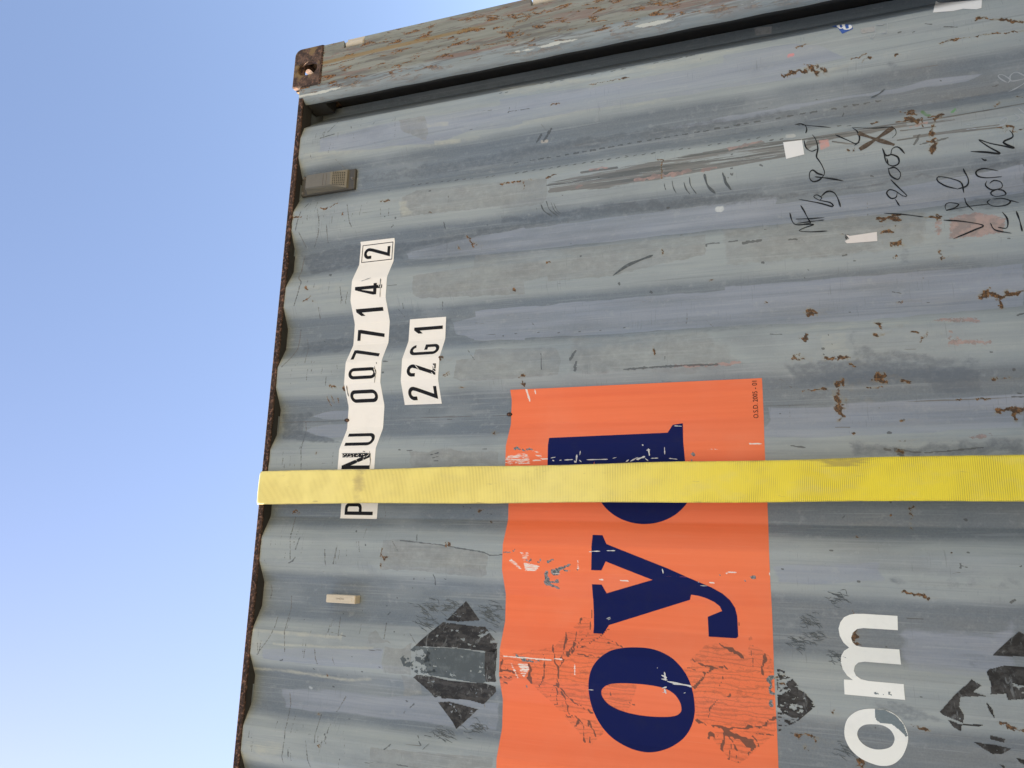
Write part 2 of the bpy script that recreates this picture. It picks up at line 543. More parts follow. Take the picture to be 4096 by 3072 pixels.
def drape(bm, off):
    """Cut a flat (X, Z) mesh along the sheet's bends and lay it on the corrugation, off metres proud."""
    xs = [v.co.x for v in bm.verts]
    zs = [v.co.z for v in bm.verts]
    for k in range(math.ceil(min(xs) / .008), math.floor(max(xs) / .008) + 1):
        bmesh.ops.bisect_plane(bm, geom=bm.verts[:] + bm.edges[:] + bm.faces[:], plane_co=(k * .008, 0, 0), plane_no=(1, 0, 0), dist=1e-6)
    for k in range(math.ceil(min(zs) / .04), math.floor(max(zs) / .04) + 1):
        bmesh.ops.bisect_plane(bm, geom=bm.verts[:] + bm.edges[:] + bm.faces[:], plane_co=(0, 0, k * .04), plane_no=(0, 0, 1), dist=1e-6)
    V = np.array([(v.co.x, v.co.z) for v in bm.verts])
    Y = surf(V[:, 0], V[:, 1]) - off
    for v, y in zip(bm.verts, Y):
        v.co.y = y


def flat_poly(bm, loops):
    """Filled polygon(s) with holes in the XZ plane, facing -Y."""
    tris = tessellate_polygon([[Vector((a, b, 0)) for a, b in lp] for lp in loops])
    vs = [bm.verts.new((a, 0, b)) for lp in loops for a, b in lp]
    for t in tris:
        p = [vs[i] for i in t]
        ar = (p[1].co.x - p[0].co.x) * (p[2].co.z - p[0].co.z) - (p[2].co.x - p[0].co.x) * (p[1].co.z - p[0].co.z)
        if abs(ar) < 1e-12:
            continue
        try:
            bm.faces.new(p if ar > 0 else p[::-1])
        except ValueError:
            pass


def decal(name, loops, mat, parent, off, label=None):
    bm = bmesh.new()
    flat_poly(bm, loops)
    drape(bm, off)
    o = frombm(name, bm, mat, parent)
    if label:
        o['label'] = label
    return o


def ribbons(name, strokes, mat, parent, off, label=None, taper=True, gap=.006):
    """Pen strokes: list of (points in X Z, width). Strokes that touch make one mark, each mark is its own part."""
    paths = [(smooth_line(p), w) for p, w in strokes]
    n = len(paths)
    root = list(range(n))

    def find(a):
        while root[a] != a:
            a = root[a]
        return a
    for a in range(n):
        for b in range(a):
            pa, pb = paths[a][0], paths[b][0]
            if (pa.min(0) - gap > pb.max(0)).any() or (pb.min(0) - gap > pa.max(0)).any():
                continue
            if np.linalg.norm(pa[:, None] - pb[None], axis=2).min() < gap:
                root[find(a)] = find(b)
    groups = {}
    for a in range(n):
        groups.setdefault(find(a), []).append(a)
    for g in groups.values():
        V, F = [], []
        for k in g:
            p, w = paths[k]
            d = np.gradient(p, axis=0)
            d /= np.maximum(np.linalg.norm(d, axis=1), 1e-9)[:, None]
            nrm = np.stack([-d[:, 1], d[:, 0]], 1)
            s = np.linspace(0, 1, len(p))
            ww = w * (.75 + .25 * np.sin(s * 9 + k * 1.7))
            if taper:
                ww = ww * np.clip(np.minimum(s, 1 - s) * 8 + .35, 0, 1)
            oo = off + (k % 12) * .00005
            base, m_ = len(V), len(p)
            for q in (p + nrm * ww[:, None] / 2, p - nrm * ww[:, None] / 2):
                yy = surf(q[:, 0], q[:, 1]) - oo
                V += [(q[i, 0], yy[i], q[i, 1]) for i in range(m_)]
            F += [(base + i, base + m_ + i, base + m_ + i + 1, base + i + 1) for i in range(m_ - 1)]
        me = bpy.data.meshes.new(name)
        me.from_pydata(V, [], F)
        o = link(name, me, mat, parent)
        if label:
            o['label'] = label


# ------------------------------------------------------------------ wear fields: painted masks on a fine grid
def inside(P, poly):
    x, z = P[..., 0], P[..., 1]
    c = np.zeros(x.shape, bool)
    n = len(poly)
    for i in range(n):
        x1, z1 = poly[i]
        x2, z2 = poly[(i + 1) % n]
        if z1 == z2:
            continue
        c ^= ((z1 > z) != (z2 > z)) & (x < (x2 - x1) * (z - z1) / (z2 - z1) + x1)
    return c


def segdist(P, pts, closed=False):
    n = len(pts)
    best = np.full(P.shape[:-1], 1e9)
    for i in range(n if closed else n - 1):
        a, b = np.asarray(pts[i]), np.asarray(pts[(i + 1) % n])
        ab = b - a
        t = np.clip(((P - a) @ ab) / max(ab @ ab, 1e-12), 0, 1)
        best = np.minimum(best, np.linalg.norm(P - a - t[..., None] * ab, axis=-1))
    return best


def sstep(x):
    x = np.clip(x, 0, 1)
    return x * x * (3 - 2 * x)


def vnoise(P, f, seed=0):
    """Cheap value noise in numpy, 0..1."""
    rs = np.random.RandomState(seed)
    tab = rs.rand(64, 64)
    q = np.asarray(P) * f
    i = np.floor(q).astype(int)
    t = q - i
    t = t * t * (3 - 2 * t)
    g = lambda a, b: tab[(i[..., 0] + a) % 64, (i[..., 1] + b) % 64]
    return (g(0, 0) * (1 - t[..., 0]) + g(1, 0) * t[..., 0]) * (1 - t[..., 1]) + (g(0, 1) * (1 - t[..., 0]) + g(1, 1) * t[..., 0]) * t[..., 1]


def fbm(P, f, seed=0, o=3):
    s, a, tot = 0, 1, 0
    for k in range(o):
        s = s + a * vnoise(P, f * 2 ** k, seed + k)
        tot += a
        a *= .55
    return s / tot


class Field:
    def __init__(self, x, z, names):
        self.x, self.z = x, z
        X, Z = np.meshgrid(x, z, indexing='ij')
        self.P = np.stack([X, Z], -1)
        self.d = {n: np.zeros(X.shape, np.float32) for n in names}
        self.rgb = np.zeros(X.shape + (3,), np.float32)

    def _win(self, pts, pad):
        p = np.asarray(pts)
        i0, i1 = np.searchsorted(self.x, (p[:, 0].min() - pad, p[:, 0].max() + pad))
        j0, j1 = np.searchsorted(self.z, (p[:, 1].min() - pad, p[:, 1].max() + pad))
        return slice(i0, i1), slice(j0, j1)

    @staticmethod
    def warp(P, amp, f):
        return P + amp * 2 * np.stack([vnoise(P, f, 31) - .5 + .5 * (vnoise(P, f * 2.3, 35) - .5), vnoise(P, f, 77) - .5 + .5 * (vnoise(P, f * 2.3, 79) - .5)], -1)

    def poly(self, name, pts, v=1.0, soft=.004, col=None):
        pts = np.asarray(pts, float)
        w = self._win(pts, soft * 2 + .012)
        P = self.P[w]
        if P.size == 0:
            return
        k = np.array([1, .3]) if name in ('blue', 'pale', 'scrape') else np.array([1, 1])
        P = P + (self.warp(P * k, .0022 if soft < .01 else .006, 70 if soft < .01 else 30) - P * k) * np.array([1, 2.0 if k[1] < 1 else 1])
        sd = np.where(inside(P, pts), 1, -1) * segdist(P, pts, True)
        self._put(name, w, sstep(sd / (2 * soft) + .5) * v, col)

    def line(self, name, pts, width, v=1.0, soft=.002, col=None, fine=False):
        pts = smooth_line(pts, .01) if len(pts) > 2 else np.asarray(pts, float)
        w = self._win(pts, width + soft * 2 + .006)
        P = self.P[w]
        if P.size == 0:
            return
        if name == 'rust':
            P = self.warp(self.warp(P, min(width * .8, .008), 85), .0025, 230)
            q = width / 2 * (.25 + 1.5 * vnoise(P, 70, 5))
        elif name == 'dark':
            P = self.warp(P, min(width * .25, .002), 180)
            q = width / 2 * (.6 + .8 * vnoise(P, 130, 9))
        elif name in ('pale', 'spot'):
            P = self.warp(P, .0012, 120)
            q = width / 2
        elif name in ('primer', 'grey', 'lines'):
            P = self.warp(P, .004, 90)
            q = width / 2 * (.5 + 1.0 * vnoise(P, 80, 6))
        else:
            q = width / 2
        sd = q - segdist(P, pts)
        self._put(name, w, sstep(sd / (2 * soft) + .5) * v, col)

    def _put(self, name, w, m, col):
        a = self.d[name]
        a[w] = np.maximum(a[w], m)
        if col is not None:
            k = m > .02
            self.rgb[w][k] = col


def set_attr(me, name, arr):
    at = me.attributes.new(name, 'FLOAT_COLOR', 'POINT')
    at.data.foreach_set('color', np.ascontiguousarray(arr, np.float32).ravel())


def grid_mesh(name, x, z, yfun):
    X, Z = np.meshgrid(x, z, indexing='ij')
    Y = yfun(X, Z)
    V = np.stack([X, Y, Z], -1).reshape(-1, 3)
    nx, nz = len(x), len(z)
    idx = np.arange(nx * nz).reshape(nx, nz)
    F = np.stack([idx[:-1, :-1], idx[1:, :-1], idx[1:, 1:], idx[:-1, 1:]], -1).reshape(-1, 4)
    return V, F


def mesh_np(name, V, F, smooth=True):
    me = bpy.data.meshes.new(name)
    me.vertices.add(len(V))
    me.vertices.foreach_set('co', np.ascontiguousarray(V, np.float32).ravel())
    me.loops.add(F.size)
    me.loops.foreach_set('vertex_index', np.ascontiguousarray(F, np.int32).ravel())
    me.polygons.add(len(F))
    me.polygons.foreach_set('loop_start', np.arange(0, F.size, 4, dtype=np.int32))
    me.update(calc_edges=True)
    if smooth:
        me.polygons.foreach_set('use_smooth', np.ones(len(F), bool))
    me.validate()
    return me


def torn(name, polys, mat, parent, off, holes=.33, seed=0, label=None, step=.0016, stretch=(1, 1)):
    """A torn film: grid cells inside the outline, less the cells a noise eats away."""
    pts = np.vstack([np.asarray(p) for p in polys])
    x = np.arange(math.floor(pts[:, 0].min() / step), math.ceil(pts[:, 0].max() / step) + 1) * step
    z = np.arange(math.floor(pts[:, 1].min() / step), math.ceil(pts[:, 1].max() / step) + 1) * step
    V, F = grid_mesh(name, x, z, lambda X, Z: surf(X, Z) - off)
    C = V[F].mean(1)[:, [0, 2]]
    keep = np.zeros(len(F), bool)
    for p in polys:
        keep |= inside(C, np.asarray(p))
    n = .6 * fbm(C * np.array(stretch), 60, seed) + .4 * fbm(C * np.array(stretch), 190, seed + 40)
    keep &= n > holes
    F = F[keep]
    if len(F) == 0:
        return None
    u, inv = np.unique(F, return_inverse=True)
    me = mesh_np(name, V[u], inv.reshape(-1, 4))
    o = link(name, me, mat, parent)
    if label:
        o['label'] = label
    return o


# ------------------------------------------------------------------ ground
bm = bmesh.new()
bmesh.ops.create_grid(bm, x_segments=40, y_segments=40, size=400)
g = frombm('ground', bm, M['ground'])
g['kind'] = 'structure'
bm = bmesh.new()
for x0 in range(-200, 200, 20):
    vs = [bm.verts.new(q) for q in ((x0, -3.4, .004), (x0 + 20, -3.4, .004), (x0 + 20, 7, .004), (x0, 7, .004))]
    bm.faces.new(vs)
bmesh.ops.remove_doubles(bm, verts=bm.verts, dist=1e-5)
g = frombm('bounce_cut_strip', bm, mat_plain('bounce_cut_asphalt', (.085, .082, .075), rough=.85, spec=.2, dirt=.5, dcol=(.13, .125, .115), sc=8, bump=.4))  # unseen dark strip, added to cut ground bounce reaching up under the rail
g['kind'] = 'structure'

# ------------------------------------------------------------------ the container
H = 2.591
XR, XL = -0.022, -6.080                        # right and left ends
YF, YK = 0.0, 2.438                            # outer faces of the castings, near and far
RT, RB = 2.563, 2.542                          # top and bottom of the visible rail edge
container = empty('shipping_container', (0, 0, DECK),
                  'weathered blue-grey corrugated steel shipping container with orange sign panel and rusty corner', 'shipping container')

# --- near side sheet with its wear and some painted shade
xs = np.arange(-2.66, -0.1999, .0025)
zs = np.arange(.20, 2.5426, .0025)
Fd = Field(xs, zs, ['rust', 'dark', 'pale', 'blue', 'warm', 'primer', 'scrape', 'spot'])
PX = .00085                                     # about one photograph pixel on the sheet, in metres


def W(name, sheet, pts, w=None, v=1.0, soft=None, col=None):
    """Wear on the sheet: a stroke w sheet-pixels wide, or a patch when w is None."""
    sc = PX * 1.8433 / SHEET[sheet][2] / 1.8433 * 1.0
    p = onwall(sheet, pts)
    if w is None:
        Fd.poly(name, p, v, .004 if soft is None else soft, col)
    else:
        Fd.line(name, p, max(w * sc, .0028), v, .0016 if soft is None else soft, col)


# roller painted bluish channels
W('blue', 'c4', [(1335, 400), (1370, 385), (1500, 345), (1845, 275), (2212, 200), (2212, 340), (1845, 405), (1500, 432), (1365, 432)], soft=.006)
W('blue', 'c5', [(0, 268), (500, 195), (1240, 100), (2212, -30), (2212, 170), (1200, 285), (0, 405)], soft=.006)
W('blue', 'c6', [(0, 70), (600, 0), (1200, -80), (2212, -260), (2212, -60), (1200, 100), (0, 215)], soft=.006)
W('blue', 'c4', [(1680, 900), (1850, 860), (2212, 800), (2212, 1035), (1850, 1020), (1700, 990)], soft=.006)
W('blue', 'c5', [(0, 815), (1000, 735), (2212, 632), (2212, 912), (1000, 985), (0, 1035)], soft=.006)
W('blue', 'c6', [(0, 645), (1200, 545), (2212, 470), (2212, 780), (1000, 890), (0, 930)], soft=.008)
W('blue', 'c2', [(0, 730), (700, 640), (1200, 545), (2212, 365), (2212, 560), (1200, 720), (700, 800), (0, 915)], soft=.006)
W('blue', 'c1', [(660, 1125), (720, 1010), (1280, 880), (1850, 800), (2212, 740), (2212, 900), (1550, 1040), (900, 1105)], v=.85, soft=.010)
W('blue', 'c3', [(0, 405), (500, 320), (700, 330), (900, 420), (560, 500), (0, 600)], soft=.008)
W('blue', 'c2', [(1200, 945), (1700, 850), (2212, 760), (2212, 800), (1700, 890), (1300, 950)], v=.8, soft=.008)
W('blue', 'c3', [(0, 855), (700, 745), (1500, 600), (1900, 530), (1800, 600), (900, 740), (0, 890)], v=.8, soft=.010)
W('blue', 'b1', [(700, 130), (800, 95), (1000, 85), (1000, 160), (800, 150)], soft=.004)
W('blue', 'b1', [(630, 240), (800, 200), (1000, 190), (1000, 290), (860, 300), (720, 285)], soft=.004)
W('blue', 'b3', [(130, 60), (2212, -60), (2212, 220), (1200, 280), (130, 300)], v=.8, soft=.015)
W('blue', 'd3', [(200, 10), (1100, 0), (1100, 180), (210, 190)], v=.7, soft=.02)
W('blue', 'd1', [(310, 690), (1270, 690), (1270, 860), (640, 815), (310, 780)], v=.9, soft=.005)
W('blue', 'd1', [(480, 1010), (2200, 1110), (2200, 1370), (1500, 1290), (460, 1170)], v=.75, soft=.015)
W('blue', 'd3', [(1200, 480), (1950, 560), (2212, 400), (2212, 1000), (1260, 900)], v=.6, soft=.03)
# dull patches on the proud flats
W('warm', 'c1', [(1300, 1460), (1420, 1400), (2000, 1340), (2212, 1330), (2212, 1500), (1550, 1570), (1290, 1605)], soft=.003)
W('warm', 'c2', [(0, 1350), (340, 1310), (355, 1430), (320, 1500), (0, 1540)], soft=.003)
W('warm', 'c4', [(1385, 560), (1500, 540), (2212, 430), (2212, 690), (1450, 725), (1380, 690)], soft=.003)
W('warm', 'c5', [(0, 410), (1000, 330), (1700, 255), (1700, 400), (1000, 560), (530, 600), (530, 560), (0, 690)], soft=.006)
W('warm', 'c4', [(1700, 1180), (2212, 1130), (2212, 1310), (1740, 1335), (1690, 1310)], soft=.003)
W('warm', 'c5', [(0, 1100), (600, 1085), (630, 1180), (615, 1290), (0, 1330)], soft=.003)
W('warm', 'c5', [(700, 1010), (1700, 960), (2000, 1200), (1700, 1280), (700, 1290)], v=.65, soft=.02)
W('warm', 'b1', [(1270, 1130), (1430, 1120), (1730, 1170), (2080, 1230), (2112, 1260), (2105, 1400), (2060, 1425), (1500, 1370), (1250, 1365)], v=1, soft=.003)
W('warm', 'b1', [(1480, 420), (1750, 400), (2212, 420), (2212, 520), (1500, 545)], v=.9, soft=.01)
W('warm', 'd1', [(1285, 675), (1410, 700), (1500, 640), (1500, 900), (1270, 885)], soft=.003)
W('warm', 'd1', [(1170, 1490), (1500, 1520), (2150, 1570), (2150, 1653), (1165, 1653)], soft=.003)
W('warm', 'd1', [(1155, 590), (1215, 540), (1270, 620), (1340, 645), (1230, 650), (1160, 650)], soft=.003)
W('warm', 'd1', [(1420, 905), (1560, 935), (1580, 1065), (1435, 1080)], v=.8, soft=.006)
W('warm', 'c6', [(0, 215), (900, 120), (1500, 60), (1500, 340), (900, 420), (0, 500)], v=.7, soft=.02)
W('warm', 'c1', [(1280, 880), (1470, 850), (1500, 980), (1480, 1040), (1290, 960)], v=.8, soft=.006)
W('warm', 'c2', [(560, 200), (900, 190), (960, 225), (560, 260)], v=0.0)
# dark blue smudges low on the sheet
for sh, pts, v, sf in (
        ('c6', [(450, 1205), (930, 1170), (1480, 1200), (1900, 1250), (1900, 1420), (1560, 1430), (1480, 1340), (900, 1370), (560, 1365)], .75, .014),
        ('c6', [(915, 955), (980, 950), (970, 1060), (1500, 1120), (1900, 1180), (1900, 1250), (1100, 1230), (930, 1160)], .6, .02),
        ('b3', [(800, 345), (1000, 335), (1200, 370), (1700, 330), (2212, 300), (2212, 440), (1500, 440), (850, 450)], .8, .02),
        ('b3', [(1120, 1400), (1200, 1390), (1285, 1480), (1130, 1490)], .6, .015),
        ('b3', [(1290, 1440), (2212, 1380), (2212, 1560), (1330, 1560)], .45, .03),
        ('d3', [(1720, 740), (1840, 735), (1900, 800), (1860, 890), (1750, 860)], .5, .02),
        ('d3', [(1010, 1100), (1190, 1110), (1500, 1240), (1700, 1300), (1290, 1290), (1100, 1200), (1015, 1180)], .55, .01),
        ('c3', [(1170, 480), (1230, 440), (1340, 480), (1240, 520)], .6, .012),
        ('c6', [(1310, 340), (1700, 300), (1700, 345), (1390, 375), (1370, 480), (1300, 480)], .45, .01),
        ('c6', [(530, 1420), (760, 1400), (760, 1470), (540, 1480)], .5, .008)):
    p = onwall(sh, pts)
    Fd.poly('spot', p, v, sf, (.105, .128, .150))
# smoky grime streaks mixed with shade painted onto the slopes and recesses
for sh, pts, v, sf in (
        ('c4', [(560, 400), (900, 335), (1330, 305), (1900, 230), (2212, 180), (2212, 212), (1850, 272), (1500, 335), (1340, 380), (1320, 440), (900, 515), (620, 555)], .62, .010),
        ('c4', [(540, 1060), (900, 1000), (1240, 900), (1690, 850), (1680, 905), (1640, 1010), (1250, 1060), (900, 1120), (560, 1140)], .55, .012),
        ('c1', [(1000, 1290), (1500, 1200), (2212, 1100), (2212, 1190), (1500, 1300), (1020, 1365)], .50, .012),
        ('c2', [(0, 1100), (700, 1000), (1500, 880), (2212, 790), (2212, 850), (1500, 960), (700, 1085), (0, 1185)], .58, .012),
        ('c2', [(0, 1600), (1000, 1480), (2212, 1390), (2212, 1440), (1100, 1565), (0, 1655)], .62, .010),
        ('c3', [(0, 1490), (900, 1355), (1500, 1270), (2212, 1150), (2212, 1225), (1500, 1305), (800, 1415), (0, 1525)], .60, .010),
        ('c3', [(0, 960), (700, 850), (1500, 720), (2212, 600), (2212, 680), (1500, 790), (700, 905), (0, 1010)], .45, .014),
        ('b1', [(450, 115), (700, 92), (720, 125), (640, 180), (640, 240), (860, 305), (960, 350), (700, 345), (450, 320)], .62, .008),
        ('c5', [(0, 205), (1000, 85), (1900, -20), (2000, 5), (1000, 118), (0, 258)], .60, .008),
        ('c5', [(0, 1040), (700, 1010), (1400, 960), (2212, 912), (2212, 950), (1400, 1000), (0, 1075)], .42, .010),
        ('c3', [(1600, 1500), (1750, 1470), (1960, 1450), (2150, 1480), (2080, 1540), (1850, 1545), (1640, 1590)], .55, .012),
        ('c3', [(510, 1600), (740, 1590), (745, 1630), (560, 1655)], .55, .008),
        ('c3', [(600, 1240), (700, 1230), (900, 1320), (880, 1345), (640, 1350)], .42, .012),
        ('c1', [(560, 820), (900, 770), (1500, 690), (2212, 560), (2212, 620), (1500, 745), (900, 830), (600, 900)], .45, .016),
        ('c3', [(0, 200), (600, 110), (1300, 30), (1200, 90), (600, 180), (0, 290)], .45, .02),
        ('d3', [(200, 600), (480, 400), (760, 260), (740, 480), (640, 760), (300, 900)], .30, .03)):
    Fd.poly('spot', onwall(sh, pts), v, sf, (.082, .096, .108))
# pale lime streaks, lighter rectangles
W('pale', 'd1', [(230, 545), (500, 565), (920, 605)], 22, soft=.008)
W('pale', 'd1', [(390, 655), (700, 672), (1190, 690)], 12, soft=.007)
W('pale', 'd1', [(240, 855), (450, 865), (750, 910), (1000, 945), (1170, 940)], 18, soft=.008)
W('pale', 'd1', [(940, 570), (930, 625)], 14)
W('pale', 'd1', [(215, 560), (310, 560), (310, 770), (200, 760)], v=.6, soft=.02)
W('pale', 'd1', [(130, 1390), (450, 1430), (520, 1600), (120, 1600)], v=.55, soft=.03)
W('pale', 'c1', [(560, 1110), (900, 1090), (1540, 1040), (1880, 990), (1880, 1030), (1000, 1120), (570, 1220)], v=.5, soft=.012)
W('pale', 'c1', [(1300, 1470), (1360, 1465), (1370, 1590), (1300, 1600)], v=.75, soft=.01)
W('pale', 'c1', [(1540, 1030), (1740, 1010), (1740, 1050), (1550, 1075)], v=.7, soft=.004)
W('pale', 'c1', [(1480, 905), (1640, 890), (1650, 930), (1490, 940)], v=.6, soft=.006)
W('pale', 'c2', [(0, 650), (700, 560), (1500, 400), (1900, 320), (1500, 450), (700, 610), (0, 715)], v=.6, soft=.012)
W('pale', 'c2', [(0, 920), (700, 790), (1200, 690), (1250, 740), (600, 860), (0, 960)], v=.45, soft=.012)
W('pale', 'c4', [(450, 630), (560, 600), (900, 600), (930, 700), (560, 700), (450, 690)], v=.35, soft=.02)
W('pale', 'c6', [(705, 1000), (918, 960), (912, 1150), (722, 1150)], v=.45, soft=.003)
W('pale', 'c6', [(0, 1020), (1000, 890), (2000, 860), (1500, 930), (700, 980)], v=.45, soft=.012)
W('pale', 'c6', [(590, 1180), (740, 1150), (760, 1180), (600, 1195)], v=.4, soft=.01)
W('pale', 'c3', [(600, 530), (760, 500), (1000, 430), (1000, 470), (760, 540)], v=.6, soft=.008)
W('pale', 'c3', [(1340, 810), (1700, 790), (2212, 680), (2212, 740), (1700, 850), (1340, 880)], v=.45, soft=.014)
W('pale', 'b2', [(0, 1200), (230, 1180), (210, 1500), (0, 1500)], v=.25, soft=.03)
# rows of small bumper marks
ROWS = {
    'c2': [(115, 1198), (238, 1178), (300, 1168), (360, 1160), (428, 1150), (493, 1138), (558, 1127), (620, 1115), (685, 1105), (752, 1093), (820, 1083),
           (890, 1070), (955, 1057), (1028, 1045), (1100, 1033), (1165, 1021), (1232, 1010), (1298, 998), (1365, 988), (1452, 973), (1520, 962), (1602, 945),
           (1670, 937), (1745, 920), (1815, 908), (1895, 895), (2050, 870), (2140, 853)],
    'c3': [(20, 935), (95, 918), (245, 893), (490, 853), (580, 835), (660, 825), (810, 802), (895, 785), (975, 772), (1055, 760), (1140, 745), (850, 925), (920, 925)]}
for sh, pts in ROWS.items():
    for k, (x, y) in enumerate(pts):
        r = random.uniform(12, 22)
        W('dark', sh, [(x - r, y + r * .16), (x + r, y - r * .16)], random.uniform(7, 12))
for x, y in [(125, 1270), (185, 1262), (245, 1252), (305, 1245), (370, 1237), (428, 1226), (487, 1217), (548, 1210), (615, 1200), (680, 1192), (740, 1184), (802, 1175),
             (865, 1166), (930, 1157), (995, 1147), (1060, 1137), (1128, 1128), (1192, 1118), (1262, 1107), (1330, 1098), (1398, 1090), (1545, 1065), (1617, 1055),
             (1685, 1047), (1757, 1035), (1830, 1025), (1905, 1012), (1980, 1000), (2000, 1030), (2075, 1022)]:
    W('dark', 'c2', [(x - 10, y + 3), (x + 12, y - 4)], random.uniform(7, 11))
for x, y in [(1385, 1362), (1435, 1356), (1487, 1350), (1540, 1343), (1595, 1337), (1650, 1332), (1705, 1327), (1760, 1320), (1815, 1314), (1930, 1300), (1975, 1293),
             (2150, 1272), (2200, 1268), (1520, 768), (2030, 686), (2075, 680)]:
    W('dark', 'c1', [(x - 9, y + 3), (x + 10, y - 3)], random.uniform(6, 9))
for x, y in [(130, 640), (250, 625), (310, 615), (385, 605), (460, 592), (690, 547), (765, 533), (835, 522), (910, 508), (1150, 463), (1520, 378), (1615, 355)]:
    W('dark', 'c2', [(x - 16, y + 4), (x + 16, y - 4)], random.uniform(6, 11))
W('dark', 'c2', [(1210, 453), (1290, 435), (1350, 420)], 9)
W('dark', 'c2', [(1370, 418), (1432, 403)], 11)
for x, y in [(300, 985), (465, 977), (615, 978), (768, 970), (920, 962), (1100, 940)]:
    W('dark', 'c5', [(x - 6, y), (x + 8, y - 2)], 6)
# rubbed band with bare primer
W('scrape', 'c2', [(350, 1335), (860, 1240), (1190, 1178), (1500, 1112), (1940, 1042), (2212, 1022), (2212, 1130), (1650, 1222), (1200, 1315), (800, 1385), (360, 1428)], v=.60, soft=.006)
W('scrape', 'c2', [(360, 1385), (850, 1330), (1190, 1270), (1200, 1310), (800, 1380), (360, 1425)], v=.85, soft=.004)
W('scrape', 'c2', [(1200, 1200), (1700, 1150), (1300, 1300), (1210, 1300)], v=.78, soft=.006)
for a in ([(860, 1260), (1180, 1200)], [(1210, 1190), (1500, 1150), (1900, 1060), (2212, 1030)], [(1500, 1120), (1940, 1045)], [(360, 1410), (800, 1350), (1180, 1290)],
          [(1210, 1290), (1600, 1230), (2200, 1130)], [(600, 1270), (860, 1235)]):
    W('scrape', 'c2', a, 16, 1, soft=.003)
W('scrape', 'c3', [(590, 1030), (800, 985), (1340, 905), (1350, 935), (820, 1015), (600, 1100)], v=.68, soft=.004)
for a in ([(580, 1025), (800, 985), (1340, 900), (1600, 870), (2212, 765)], [(820, 1010), (1300, 935), (1700, 880)], [(1280, 1030), (1600, 985), (2030, 940)],
          [(1300, 960), (1560, 930)], [(800, 1040), (960, 1060)], [(1400, 1000), (2030, 920)]):
    W('scrape', 'c3', a, 9, 1, soft=.0025)
for sh, pts, w in (('c2', [(1000, 1330), (1100, 1310), (1190, 1292)], 26), ('c2', [(1225, 1300), (1300, 1275), (1400, 1248)], 24), ('c2', [(1690, 1092), (1930, 1042)], 14),
                   ('c2', [(670, 1247), (790, 1233)], 14), ('c2', [(565, 1378), (600, 1372)], 16), ('c2', [(1490, 1250), (1590, 1235)], 14),
                   ('c3', [(30, 1085), (280, 1040)], 16), ('c3', [(1500, 905), (1380, 930)], 8), ('c5', [(1480, 1225), (1950, 1200)], 15), ('c6', [(0, 1205), (115, 1200)], 12)):
    W('primer', sh, pts, w, 1, soft=.003)
for sh, pts, v in (('c6', [(1660, 130), (1850, 85), (2080, 130), (2060, 240), (1900, 270), (1660, 285)], .78), ('c6', [(1560, 150), (1610, 130), (1615, 275), (1550, 240)], .6),
                   ('c6', [(1480, 890), (1600, 870), (1870, 862), (1900, 912), (1650, 905)], .66), ('c6', [(1650, 1010), (2000, 1030), (1960, 1072), (1640, 1078)], .62),
                   ('b3', [(1760, 310), (1840, 270), (1950, 255), (1975, 290), (1880, 330)], .66), ('c6', [(1650, 950), (1700, 945), (1690, 1080), (1650, 1080)], .5)):
    W('primer', sh, pts, None, v, soft=.008)
W('dark', 'c5', [(1095, 1248), (1200, 1240), (1300, 1232), (1490, 1222), (1790, 1212)], 11)
